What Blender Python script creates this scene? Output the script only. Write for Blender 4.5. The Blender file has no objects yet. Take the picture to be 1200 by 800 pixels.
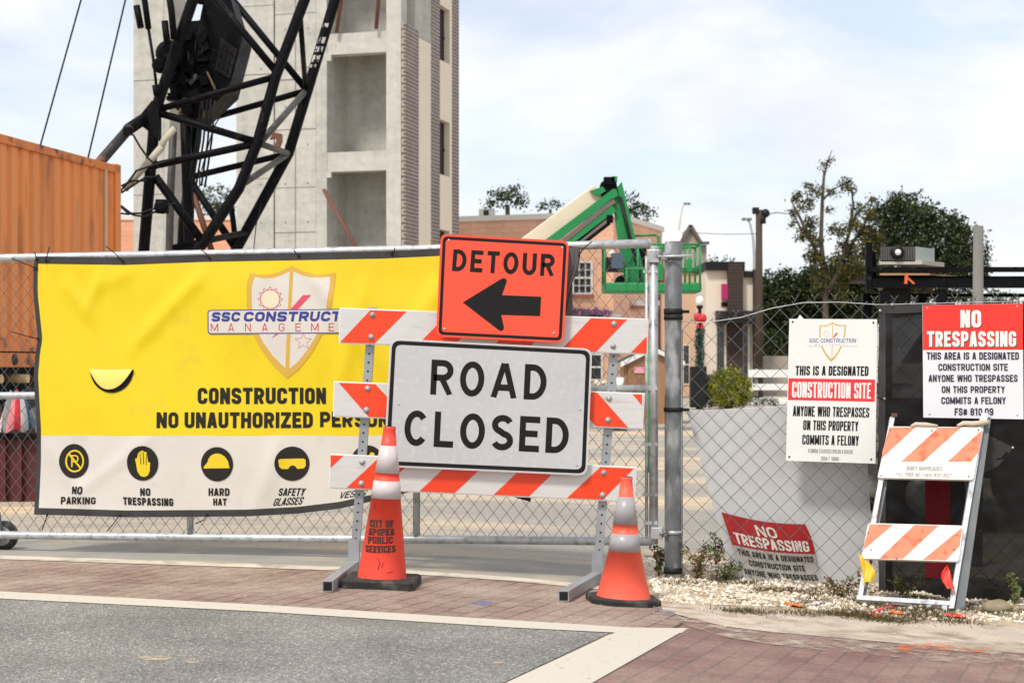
import bpy, bmesh, math, random
from mathutils import Vector, Matrix
R = math.radians
random.seed(7)
S = bpy.context.scene
COL = S.collection

# ------------------------------------------------------------------ camera, sky, sun, exposure
F, H = 2000.0, 1.23          # focal length in photo pixels (photo 1200 wide), eye height in metres
HZ = 430.0                   # horizon row
cam_d = bpy.data.cameras.new('camera'); cam = bpy.data.objects.new('camera', cam_d); COL.objects.link(cam)
cam.location = (0, 0, H); cam.rotation_euler = (R(90), 0, 0)
cam_d.sensor_width = 36; cam_d.lens = 36*F/1200; cam_d.shift_y = (HZ-400)/1200
cam_d.clip_start = 0.1; cam_d.clip_end = 3000
cam_d.dof.use_dof = True; cam_d.dof.focus_distance = 9.8; cam_d.dof.aperture_fstop = 5.6
S.camera = cam

W = bpy.data.worlds.new('World'); S.world = W; W.use_nodes = True
nt = W.node_tree; nt.nodes.clear()
SUN_EL, SUN_AZ = R(54), R(212)      # azimuth measured clockwise from +Y
def wn(t, **k):
    n = nt.nodes.new(t)
    for a, b in k.items(): setattr(n, a, b)
    return n
sky = wn('ShaderNodeTexSky', sky_type='NISHITA', sun_disc=False, sun_elevation=SUN_EL, sun_rotation=SUN_AZ, air_density=1.0, dust_density=1.5, ozone_density=1.0)
bg_sky = wn('ShaderNodeBackground'); bg_sky.inputs[1].default_value = 0.092
nt.links.new(sky.outputs[0], bg_sky.inputs[0])
tc = wn('ShaderNodeTexCoord'); sep = wn('ShaderNodeSeparateXYZ'); nt.links.new(tc.outputs['Generated'], sep.inputs[0])
mz = wn('ShaderNodeMath', operation='ADD'); mz.inputs[1].default_value = 0.22; nt.links.new(sep.outputs[2], mz.inputs[0])
mzm = wn('ShaderNodeMath', operation='MAXIMUM'); mzm.inputs[1].default_value = 0.05; nt.links.new(mz.outputs[0], mzm.inputs[0])
dx = wn('ShaderNodeMath', operation='DIVIDE'); dy = wn('ShaderNodeMath', operation='DIVIDE')
nt.links.new(sep.outputs[0], dx.inputs[0]); nt.links.new(mzm.outputs[0], dx.inputs[1])
nt.links.new(sep.outputs[1], dy.inputs[0]); nt.links.new(mzm.outputs[0], dy.inputs[1])
cmb = wn('ShaderNodeCombineXYZ'); nt.links.new(dx.outputs[0], cmb.inputs[0]); nt.links.new(dy.outputs[0], cmb.inputs[1])
no = wn('ShaderNodeTexNoise'); no.inputs['Scale'].default_value = 2.1; no.inputs['Detail'].default_value = 8; no.inputs['Roughness'].default_value = 0.55; no.inputs['Distortion'].default_value = 0.4
mp = wn('ShaderNodeMapping'); mp.inputs['Location'].default_value = (3.35, 1.7, 0); mp.inputs['Scale'].default_value = (1.0, 0.8, 1)
nt.links.new(cmb.outputs[0], mp.inputs[0]); nt.links.new(mp.outputs[0], no.inputs['Vector'])
rp = wn('ShaderNodeValToRGB'); rp.color_ramp.elements[0].position = 0.40; rp.color_ramp.elements[0].color = (0.5,0.5,0.5,1)
rp.color_ramp.elements[1].position = 0.58; rp.color_ramp.elements[1].color = (1,1,1,1)
nt.links.new(no.outputs[0], rp.inputs[0])
no2 = wn('ShaderNodeTexNoise'); no2.inputs['Scale'].default_value = 3.5; no2.inputs['Detail'].default_value = 6
nt.links.new(mp.outputs[0], no2.inputs['Vector'])
rp2 = wn('ShaderNodeValToRGB'); rp2.color_ramp.elements[0].position = 0.3; rp2.color_ramp.elements[0].color = (0.83,0.85,0.93,1)
rp2.color_ramp.elements[1].position = 0.62; rp2.color_ramp.elements[1].color = (0.97,0.98,1,1)
nt.links.new(no2.outputs[0], rp2.inputs[0])
bg_c = wn('ShaderNodeBackground'); bg_c.inputs[1].default_value = 0.535; nt.links.new(rp2.outputs[0], bg_c.inputs[0])
mx = wn('ShaderNodeMixShader'); nt.links.new(rp.outputs[0], mx.inputs[0]); nt.links.new(bg_sky.outputs[0], mx.inputs[1]); nt.links.new(bg_c.outputs[0], mx.inputs[2])
out = wn('ShaderNodeOutputWorld'); nt.links.new(mx.outputs[0], out.inputs[0])

sd = bpy.data.lights.new('sun', 'SUN'); sun = bpy.data.objects.new('sun', sd); COL.objects.link(sun)
sd.energy = 1.5; sd.angle = R(10); sd.color = (1.0, 0.94, 0.84)
sdir = Vector((math.sin(SUN_AZ)*math.cos(SUN_EL), math.cos(SUN_AZ)*math.cos(SUN_EL), math.sin(SUN_EL)))
sun.rotation_euler = sdir.to_track_quat('Z', 'Y').to_euler()
sun.location = (0, 0, 40)
vs = S.view_settings; vs.view_transform = 'Standard'; vs.look = 'None'; vs.gamma = 1; vs.exposure = 1.0
S.cycles.max_bounces = 6

# ------------------------------------------------------------------ geometry helpers
def ss(a, b, t):
    t = max(0., min(1., (t-a)/(b-a))); return t*t*(3-2*t)
def gz(x, y):
    """the street falls gently to the right near the camera and is level farther on"""
    n = 0.012-0.056*max(-20., min(4., x)); k = 0.012
    n = -math.log(math.exp(-n/k)+math.exp(-0.056/k))*k      # soft minimum: level to the left
    return n*(1-ss(11.5, 20, y))
def PX(px, py, Y):
    return Vector(((px-600)*Y/F, Y, H-(py-HZ)*Y/F))
def GR(px, py, dz=0.0):
    z = 0.
    for _ in range(40):
        Y = F*(H-z)/(py-HZ); x = (px-600)*Y/F; z = gz(x, Y)+dz
    return Vector((x, Y, z))
def GXY(x, y, dz=0.): return Vector((x, y, gz(x, y)+dz))

class Plane:
    def __init__(s, a, b, c):
        s.p = Vector(a); n = (Vector(b)-s.p).cross(Vector(c)-s.p).normalized()
        if n.y > 0: n = -n
        s.n = n
    def __call__(s, px, py, off=0.):
        d = Vector(((px-600)/F, 1, (HZ-py)/F)); c = Vector((0, 0, H))
        t = (s.p-c).dot(s.n)/d.dot(s.n)
        return c+d*t+s.n*off

ORG = {}
class M:
    """collects shapes in world coordinates and links them as ONE mesh object"""
    def __init__(s): s.v = []; s.f = []; s.m = []; s.s = []
    def add(s, v, f, m=0, sm=False):
        o = len(s.v); s.v += [Vector(q) for q in v]
        for q in f: s.f.append([i+o for i in q]); s.m.append(m); s.s.append(sm)
        return s
    def box(s, c, d, m=0, rot=None):
        c = Vector(c); x, y, z = d[0]/2, d[1]/2, d[2]/2
        v = [Vector((a*x, b*y, e*z)) for e in (-1, 1) for b in (-1, 1) for a in (-1, 1)]
        if rot is not None: v = [rot @ q for q in v]
        return s.add([c+q for q in v], [(0,2,3,1),(4,5,7,6),(0,1,5,4),(2,6,7,3),(0,4,6,2),(1,3,7,5)], m)
    def obox(s, o, ex, ey, ez, m=0):
        """box from a corner and three edge vectors"""
        o, ex, ey, ez = map(Vector, (o, ex, ey, ez))
        v = [o, o+ex, o+ey, o+ex+ey, o+ez, o+ex+ez, o+ey+ez, o+ex+ey+ez]
        fl = ex.cross(ey).dot(ez) < 0
        fs = [(0,2,3,1),(4,5,7,6),(0,1,5,4),(2,6,7,3),(0,4,6,2),(1,3,7,5)]
        if fl: fs = [q[::-1] for q in fs]
        return s.add(v, fs, m)
    def beam(s, p, q, w, h, m=0, up=(0, 0, 1)):
        p, q = Vector(p), Vector(q); d = (q-p).normalized(); up = Vector(up)
        a = d.cross(up)
        if a.length < 1e-4: a = d.cross(Vector((0, 1, 0)))
        a.normalize(); b = a.cross(d).normalized()
        return s.obox(p-a*w/2-b*h/2, a*w, b*h, q-p, m)
    def tube(s, p, q, r0, r1=None, n=10, m=0, caps=True):
        return s.path([p, q], [r0, r0 if r1 is None else r1], n, m, caps)
    def path(s, pts, rad, n=8, m=0, caps=True):
        pts = [Vector(p) for p in pts]
        if not isinstance(rad, (list, tuple)): rad = [rad]*len(pts)
        vs_, fs = [], []
        ref = None
        for i, p in enumerate(pts):
            d = (pts[min(i+1, len(pts)-1)]-pts[max(i-1, 0)])
            d = d.normalized() if d.length > 1e-9 else Vector((0, 0, 1))
            if ref is None:
                ref = Vector((0, 0, 1)) if abs(d.z) < .9 else Vector((0, 1, 0))
            a = d.cross(ref)
            if a.length < 1e-5: a = d.cross(Vector((1, .3, .2)))
            a.normalize(); b = d.cross(a).normalized(); ref = a.cross(d).normalized()
            for k in range(n):
                t = 2*math.pi*k/n; vs_.append(p+(a*math.cos(t)+b*math.sin(t))*rad[i])
        for i in range(len(pts)-1):
            for k in range(n):
                fs.append((i*n+k, i*n+(k+1) % n, (i+1)*n+(k+1) % n, (i+1)*n+k))
        s.add(vs_, fs, m, n > 4)
        if caps:
            o = len(s.v)-len(vs_)
            s.f.append([o+k for k in range(n)][::-1]); s.m.append(m); s.s.append(False)
            s.f.append([o+(len(pts)-1)*n+k for k in range(n)]); s.m.append(m); s.s.append(False)
        return s
    def prism(s, pts, vec, m=0, msides=None):
        """front polygon pushed back along vec"""
        pts = [Vector(p) for p in pts]; vec = Vector(vec); n = len(pts)
        s.add(pts+[p+vec for p in pts], [tuple(range(n)), tuple(range(2*n-1, n-1, -1))], m)
        o = len(s.v)-2*n
        for i in range(n):
            j = (i+1) % n
            s.f.append([o+i, o+n+i, o+n+j, o+j]); s.m.append(m if msides is None else msides); s.s.append(False)
        return s
    def lathe(s, c, prof, n=24, m=0, mats=None, ax=None, cap=True):
        """prof: (radius, height) up the axis"""
        c = Vector(c); ax = Vector(ax or (0, 0, 1)).normalized()
        a = ax.cross(Vector((0, 1, 0)) if abs(ax.y) < .9 else Vector((1, 0, 0))).normalized(); b = ax.cross(a)
        v = []
        for r, z in prof:
            for k in range(n):
                t = 2*math.pi*k/n; v.append(c+ax*z+(a*math.cos(t)+b*math.sin(t))*r)
        o = len(s.v); s.v += v
        for i in range(len(prof)-1):
            for k in range(n):
                s.f.append([o+i*n+k, o+i*n+(k+1) % n, o+(i+1)*n+(k+1) % n, o+(i+1)*n+k]); s.m.append(mats[i] if mats else m); s.s.append(True)
        if cap:
            s.f.append([o+k for k in range(n)][::-1]); s.m.append(mats[0] if mats else m); s.s.append(False)
            s.f.append([o+(len(prof)-1)*n+k for k in range(n)]); s.m.append(mats[-1] if mats else m); s.s.append(False)
        return s
    def ball(s, c, r, n=12, m=0, sc=(1, 1, 1)):
        c = Vector(c); v = []; rows = max(4, n//2)
        for i in range(rows+1):
            ph = math.pi*i/rows
            for k in range(n):
                t = 2*math.pi*k/n; v.append(c+Vector((math.sin(ph)*math.cos(t)*sc[0], math.sin(ph)*math.sin(t)*sc[1], -math.cos(ph)*sc[2]))*r)
        f = [(i*n+k, i*n+(k+1) % n, (i+1)*n+(k+1) % n, (i+1)*n+k) for i in range(rows) for k in range(n)]
        return s.add(v, f, m, True)
    def grid(s, P, m=0, sm=True, mfun=None):
        nr, nc = len(P), len(P[0]); o = len(s.v)
        for r in P: s.v += [Vector(q) for q in r]
        for i in range(nr-1):
            for j in range(nc-1):
                s.f.append([o+i*nc+j, o+i*nc+j+1, o+(i+1)*nc+j+1, o+(i+1)*nc+j]); s.m.append(mfun(i, j) if mfun else m); s.s.append(sm)
        return s
    def build(s, name, mats, parent=None, bevel=0, at=None, fix=False):
        if not isinstance(mats, (list, tuple)): mats = [mats]
        if parent is not None: org = ORG[parent]
        elif at is not None: org = Vector(at)
        else:
            lo = [min(q[i] for q in s.v) for i in range(3)]; hi = [max(q[i] for q in s.v) for i in range(3)]
            org = Vector(((lo[0]+hi[0])/2, (lo[1]+hi[1])/2, lo[2]))
        me = bpy.data.meshes.new(name)
        me.from_pydata([tuple(q-org) for q in s.v], [], s.f)
        for q in mats: me.materials.append(q)
        me.polygons.foreach_set('material_index', s.m); me.polygons.foreach_set('use_smooth', s.s)
        me.update()
        if fix:
            bm = bmesh.new(); bm.from_mesh(me); bmesh.ops.recalc_face_normals(bm, faces=bm.faces); bm.to_mesh(me); bm.free()
        o = bpy.data.objects.new(name, me); COL.objects.link(o)
        if parent is not None: o.parent = parent
        else: o.location = org
        ORG[o] = org
        if bevel:
            b = o.modifiers.new('bevel', 'BEVEL'); b.width = bevel; b.segments = 2; b.limit_method = 'ANGLE'; b.angle_limit = R(50)
        return o

def thing(name, label, cat, at, group=None):
    o = bpy.data.objects.new(name, None); COL.objects.link(o); o.location = at; o.empty_display_size = .2
    ORG[o] = Vector(at); return tag(o, label, cat, group)
def tag(o, label, cat, group=None):
    o['label'] = label; o['category'] = cat
    if group: o['group'] = group
    return o
def struct(o, kind='structure'):
    o['kind'] = kind; return o

# ------------------------------------------------------------------ writing
def text_mesh(t, bold=0., shear=0., xb=0, xbw=0.):
    """letters normalised to the unit square: list of verts (u right, v down), faces"""
    cu = bpy.data.curves.new('lettering', 'FONT'); cu.body = t; cu.offset = bold; cu.shear = shear; cu.resolution_u = 4
    ob = bpy.data.objects.new('lettering', cu)
    me = ob.to_mesh()
    v = [(q.co.x, q.co.y) for q in me.vertices]; f = [tuple(p.vertices) for p in me.polygons]
    ob.to_mesh_clear(); bpy.data.objects.remove(ob); bpy.data.curves.remove(cu)
    x0 = min(q[0] for q in v); x1 = max(q[0] for q in v); y0 = min(q[1] for q in v); y1 = max(q[1] for q in v)
    V, Fc = [], []
    n = xb+1
    for c in range(n):
        o = len(V); d = xbw*c
        V += [((q[0]-x0+d)/(x1-x0+xbw*xb), (y1-q[1])/(y1-y0), c) for q in v]
        Fc += [tuple(i+o for i in p) for p in f]
    return V, Fc
def rect(x0, y0, x1, y1): return ((x0, y0), (x1, y0), (x1, y1), (x0, y1))
def write_font(mb, t, quad, pmap, off, m=0, bold=0., shear=0.):
    """flowing letters from the built in font"""
    V, Fc = text_mesh(t, bold, shear)
    a, b, c, d = quad; out_ = []
    for u, v, k in V:
        x = (a[0]*(1-u)+b[0]*u)*(1-v)+(d[0]*(1-u)+c[0]*u)*v
        y = (a[1]*(1-u)+b[1]*u)*(1-v)+(d[1]*(1-u)+c[1]*u)*v
        out_.append(pmap(x, y, off))
    mb.add(out_, Fc, m)
def rnd_line(pts, rad, closed=False, n=5):
    """polyline with its corners rounded"""
    pts = [Vector(p) for p in pts]; out_ = []; N = len(pts)
    for i in range(N):
        if not closed and i in (0, N-1): out_.append(tuple(pts[i])); continue
        p, a, b = pts[i], pts[i-1], pts[(i+1) % N]; da, db = (a-p), (b-p)
        r = min(rad, da.length*.49 if (closed or i-1 > 0) else da.length*.95, db.length*.49 if (closed or i+1 < N-1) else db.length*.95)
        p0, p2 = p+da.normalized()*r, p+db.normalized()*r
        for k in range(n+1):
            t = k/n; e = p0.lerp(p, t).lerp(p.lerp(p2, t), t); out_.append((e.x, e.y))
    if closed: out_.append(out_[0])
    return out_
def gothic(c, w, s):
    h = s/2; L, Q, T, B = h, w-h, h, 1-h; rd = min(.30, (w-s)*.62); C = w/2
    rl_ = lambda *p: rnd_line(p, rd)
    if c in 'O0Q': return [rnd_line([(L,T),(Q,T),(Q,B),(L,B)], rd, True)]
    if c == 'C': return [rl_((Q,.36),(Q,T),(L,T),(L,B),(Q,B),(Q,.64))]
    if c == 'G': return [rl_((Q,.34),(Q,T),(L,T),(L,B),(Q,B),(Q,.5)), [(w*.52,.54),(w,.54)]]
    if c == 'D': return [[(L,0),(L,1)], rl_((h,T),(Q,T),(Q,B),(h,B))]
    if c == 'P': return [[(L,0),(L,1)], rl_((h,T),(Q,T),(Q,.56),(h,.56))]
    if c == 'R': return [[(L,0),(L,1)], rl_((h,T),(Q,T),(Q,.55),(h,.55)), [(w*.52,.55),(Q,1)]]
    if c == 'B': return [[(L,0),(L,1)], rl_((h,T),(Q-.02,T),(Q-.02,.48),(h,.48)), rl_((h,.48),(Q,.48),(Q,B),(h,B))]
    if c == 'S': return [rl_((Q,.32),(Q,T),(L,T),(L,.46),(Q,.56),(Q,B),(L,B),(L,.68))]
    if c == 'U': return [rl_((L,0),(L,B),(Q,B),(Q,0))]
    if c == 'J': return [rl_((Q,0),(Q,B),(L,B),(L,.68))]
    if c == 'I': return [[(C,0),(C,1)]]
    if c == 'H': return [[(L,0),(L,1)], [(Q,0),(Q,1)], [(h,.49),(Q,.49)]]
    if c == 'E': return [[(L,0),(L,1)], [(h,T),(w*.97,T)], [(h,.49),(w*.88,.49)], [(h,B),(w,B)]]
    if c == 'F': return [[(L,0),(L,1)], [(h,T),(w,T)], [(h,.5),(w*.86,.5)]]
    if c == 'L': return [[(L,0),(L,1)], [(h,B),(w,B)]]
    if c == 'T': return [[(0,T),(w,T)], [(C,h),(C,1)]]
    if c == 'A': return [[(h*.92,1),(C-h*.25,0)], [(w-h*.92,1),(C+h*.25,0)], [(w*.2,.72),(w*.8,.72)]]
    if c == 'V': return [[(h*.92,0),(C-h*.25,1)], [(w-h*.92,0),(C+h*.25,1)]]
    if c == 'W': return [[(h*.9,0),(w*.27,1)], [(w*.5,0),(w*.27,1)], [(w*.5,0),(w*.73,1)], [(w-h*.9,0),(w*.73,1)]]
    if c == 'M': return [[(L,0),(L,1)], [(Q,0),(Q,1)], [(L,0),(C,.86)], [(Q,0),(C,.86)]]
    if c == 'N': return [[(L,0),(L,1)], [(Q,0),(Q,1)], [(L,0),(Q,1)]]
    if c == 'K': return [[(L,0),(L,1)], [(Q,0),(L,.60)], [(w*.40,.42),(Q,1)]]
    if c == 'Y': return [[(h*.9,0),(C,.56)], [(w-h*.9,0),(C,.56)], [(C,.5),(C,1)]]
    if c == 'X': return [[(h,0),(Q,1)], [(Q,0),(h,1)]]
    if c == 'Z': return [[(0,T),(w,T)], [(Q,h),(h,B)], [(0,B),(w,B)]]
    if c == '1': return [[(w*.62,0),(w*.62,1)], [(w*.62,h*.6),(w*.12,.24)]]
    if c == '2': return [rl_((L,.34),(L,T),(Q,T),(Q,.44),(h,B)), [(0,B),(w,B)]]
    if c == '3': return [rl_((L,.3),(L,T),(Q,T),(Q,.48),(w*.4,.48)), rl_((w*.4,.48),(Q,.48),(Q,B),(L,B),(L,.7))]
    if c == '4': return [[(w*.72,0),(w*.72,1)], [(w*.72,0),(h,.66)], [(0,.7),(w,.7)]]
    if c == '7': return [[(0,T),(w,T)], [(Q,h),(w*.36,1)]]
    if c in '8&': return [rnd_line([(L+.01,T),(Q-.01,T),(Q-.01,.48),(L+.01,.48)], rd, True), rnd_line([(L,.48),(Q,.48),(Q,B),(L,B)], rd, True)]
    if c == '9': return [rnd_line([(L,T),(Q,T),(Q,.55),(L,.55)], rd, True), rl_((Q,.3),(Q,B),(L,B),(L,.72))]
    if c == '6': return [rnd_line([(L,.42),(Q,.42),(Q,B),(L,B)], rd, True), rl_((L,.7),(L,T),(Q,T),(Q,.28))]
    if c == '#': return [[(w*.34,.12),(w*.28,.95)], [(w*.72,.12),(w*.66,.95)], [(0,.38),(w,.38)], [(0,.68),(w,.68)]]
    if c == '.': return [[(C,1-s),(C,1)]]
    if c == "'": return [[(C,0),(C,.28)]]
    if c == '-': return [[(w*.1,.55),(w*.9,.55)]]
    return []
def stroke(pts, s):
    q = [pts[0]]
    for p in pts[1:]:
        if (Vector(p)-Vector(q[-1])).length > 1e-4: q.append(p)
    pts = q; n = len(pts); closed = n > 3 and (Vector(pts[0])-Vector(pts[-1])).length < 1e-3
    L_, R_ = [], []
    for i in range(n):
        p = Vector(pts[i])
        if closed and i in (0, n-1): a = (Vector(pts[-1])-Vector(pts[-2])).normalized(); b = (Vector(pts[1])-Vector(pts[0])).normalized()
        else:
            a = (p-Vector(pts[i-1])).normalized() if i else (Vector(pts[1])-p).normalized(); b = (Vector(pts[i+1])-p).normalized() if i < n-1 else a
        na, nb = Vector((-a.y, a.x)), Vector((-b.y, b.x)); m_ = na+nb; m_ = m_/max(.35, m_.length**2/2) if m_.length > .01 else na
        L_.append(tuple(p+m_*s/2)); R_.append(tuple(p-m_*s/2))
    return [(L_[i], L_[i+1], R_[i+1], R_[i]) for i in range(n-1)]
def write(mb, t, quad, pmap, off, m=0, bold=0., shear=0., xb=0, xbw=0., slab=False, weight=None):
    """condensed block letters fitted to quad (TL, TR, BR, BL) in photo pixels on the surface pmap(px, py, off)"""
    a, b, c, d = [Vector(q) for q in quad]; hp = ((a-d).length+(b-c).length)/2; wp = ((a-b).length+(c-d).length)/2; W_ = wp/hp
    s = weight or {0: .11, 1: .145, 2: .18}.get(xb, .225); w = .5
    rel = {'M': 1.32, 'W': 1.5, ' ': .5, '-': .6, '1': .75, 'L': .88, 'F': .9, 'E': .92, 'T': .98, 'J': .9}
    for _ in range(3):
        sr = min(s, w*.41); fx = sum(sr*1.05 for q in t if q in "I.'"); rs = sum(rel.get(q, 1.) for q in t if q not in "I.'")
        w = (W_-fx)/(rs+.15*(len(t)-1)) if rs else W_-.01
    s = sr; x = 0.
    for q in t:
        cw = s*1.05 if q in "I.'" else w*rel.get(q, 1.)
        if q in "I.'" and len(t) == 1: x = (W_-cw)/2
        for k, rib in enumerate(gothic(q, cw, s)):
            if slab:
                ex = [rib[0], rib[-1]]
            for f in stroke(rib, s):
                v0, v1 = Vector(f[0]), Vector(f[1]); n = max(1, int((v0-v1).length*hp/5))
                A, Bq, Cq, D = [Vector(p) for p in f]; g = []
                for i in range(n+1):
                    for e in (A.lerp(Bq, i/n), D.lerp(Cq, i/n)):
                        u = (e.x+x)/W_; v = min(1., max(0., e.y)); u += shear*(.5-v)/W_
                        p = (a*(1-u)+b*u)*(1-v)+(d*(1-u)+c*u)*v; g.append(pmap(p.x, p.y, off+k*.00025))
                mb.add(g, [(2*i, 2*i+2, 2*i+3, 2*i+1) for i in range(n)], m)
            if slab:
                for e in ex:
                    if e[1] in (0, 1):
                        y0 = .0 if e[1] == 0 else .90; g = []
                        for uu, vv in ((e[0]-s*.95, y0), (e[0]+s*.95, y0), (e[0]+s*.95, y0+.10), (e[0]-s*.95, y0+.10)):
                            u = min(1, max(0, (uu+x)/W_)); p = (a*(1-u)+b*u)*(1-vv)+(d*(1-u)+c*u)*vv; g.append(pmap(p.x, p.y, off+.0008))
                        mb.add(g, [(0, 1, 2, 3)], m)
        x += cw+w*.15
def polyd(mb, pts, pmap, off, m=0, step=6.):
    """polygon laid on an uneven surface: split into small faces first"""
    bm = bmesh.new(); bm.faces.new([bm.verts.new((x, y, 0)) for x, y in pts]); bmesh.ops.triangulate(bm, faces=bm.faces[:])
    for _ in range(7):
        ed = [e for e in bm.edges if e.calc_length() > step]
        if not ed: break
        bmesh.ops.subdivide_edges(bm, edges=ed, cuts=1); bmesh.ops.triangulate(bm, faces=bm.faces[:])
    bm.verts.index_update(); v = [pmap(q.co.x, q.co.y, off) for q in bm.verts]; f = [tuple(q.index for q in p.verts) for p in bm.faces]; bm.free()
    mb.add(v, f, m)
def poly(mb, pts, pmap, off, m=0): mb.add([pmap(x, y, off) for x, y in pts], [tuple(range(len(pts)))], m)
def ring(mb, outer, inner, pmap, off, m=0):
    n = len(outer)
    mb.add([pmap(x, y, off) for x, y in outer]+[pmap(x, y, off) for x, y in inner], [(i, (i+1) % n, n+(i+1) % n, n+i) for i in range(n)], m)
def ell(cx, cy, rx, ry, n=28, a0=0, a1=360):
    return [(cx+rx*math.cos(R(a0+(a1-a0)*i/n)), cy+ry*math.sin(R(a0+(a1-a0)*i/n))) for i in range(n if a1-a0 == 360 else n+1)]
def rquad(q, r, n=5):
    """rounded quadrilateral in pixels"""
    out_ = []
    for i in range(4):
        p = Vector(q[i]); a = (Vector(q[i-1])-p).normalized(); b = (Vector(q[(i+1) % 4])-p).normalized()
        for k in range(n+1):
            t = k/n; p0 = p+a*r; p2 = p+b*r
            e = p0.lerp(p, t).lerp(p.lerp(p2, t), t); out_.append((e.x, e.y))
    return out_
def inset(q, d):
    c = sum((Vector(p) for p in q), Vector((0, 0)))/4; out_ = []
    for i in range(4):
        p = Vector(q[i]); a = (Vector(q[i-1])-p).normalized(); b = (Vector(q[(i+1) % 4])-p).normalized()
        out_.append(tuple(p+(a+b)*d))
    return out_

# ------------------------------------------------------------------ materials
def mat(name, col, rough=.6, metal=0., var=.0, vs=4., col2=None, c2=(.5, .65), c2s=6., bump=0., bs=80., spec=.5, stretch=(1, 1, 1), emit=None, coat=0.):
    m = bpy.data.materials.new(name); m.use_nodes = True; t = m.node_tree; b = t.nodes['Principled BSDF']; L = t.links
    b.inputs['Base Color'].default_value = (*col, 1); b.inputs['Roughness'].default_value = rough; b.inputs['Metallic'].default_value = metal
    b.inputs['Specular IOR Level'].default_value = spec; b.inputs['Coat Weight'].default_value = coat
    co = t.nodes.new('ShaderNodeTexCoord'); mp_ = t.nodes.new('ShaderNodeMapping'); mp_.inputs['Scale'].default_value = stretch
    L.new(co.outputs['Object'], mp_.inputs[0]); cur = None
    def noise(sc, det=5):
        n = t.nodes.new('ShaderNodeTexNoise'); n.inputs['Scale'].default_value = sc; n.inputs['Detail'].default_value = det
        L.new(mp_.outputs[0], n.inputs['Vector']); return n
    if var:
        n = noise(vs); h = t.nodes.new('ShaderNodeMapRange'); h.inputs[1].default_value = .3; h.inputs[2].default_value = .7
        h.inputs[3].default_value = 1-var; h.inputs[4].default_value = 1+var; L.new(n.outputs[0], h.inputs[0])
        x = t.nodes.new('ShaderNodeVectorMath'); x.operation = 'SCALE'; x.inputs[0].default_value = col; L.new(h.outputs[0], x.inputs['Scale']); cur = x.outputs[0]
        rr = t.nodes.new('ShaderNodeMapRange'); rr.inputs[1].default_value = .3; rr.inputs[2].default_value = .7
        rr.inputs[3].default_value = max(0, rough-.08); rr.inputs[4].default_value = min(1, rough+.08); L.new(n.outputs[0], rr.inputs[0]); L.new(rr.outputs[0], b.inputs['Roughness'])
    if col2:
        n = noise(c2s, 8); r_ = t.nodes.new('ShaderNodeMapRange'); r_.inputs[1].default_value = c2[0]; r_.inputs[2].default_value = c2[1]; L.new(n.outputs[0], r_.inputs[0])
        x = t.nodes.new('ShaderNodeMix'); x.data_type = 'RGBA'; x.inputs[6].default_value = (*col, 1); x.inputs[7].default_value = (*col2, 1)
        L.new(r_.outputs[0], x.inputs[0])
        if cur: L.new(cur, x.inputs[6])
        cur = x.outputs[2]
    if cur: L.new(cur, b.inputs['Base Color'])
    if bump:
        n = noise(bs, 4); bp = t.nodes.new('ShaderNodeBump'); bp.inputs['Strength'].default_value = bump; bp.inputs['Distance'].default_value = .01
        L.new(n.outputs[0], bp.inputs['Height']); L.new(bp.outputs[0], b.inputs['Normal'])
    if emit: b.inputs['Emission Color'].default_value = (*emit, 1); b.inputs['Emission Strength'].default_value = 1
    return m

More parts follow.
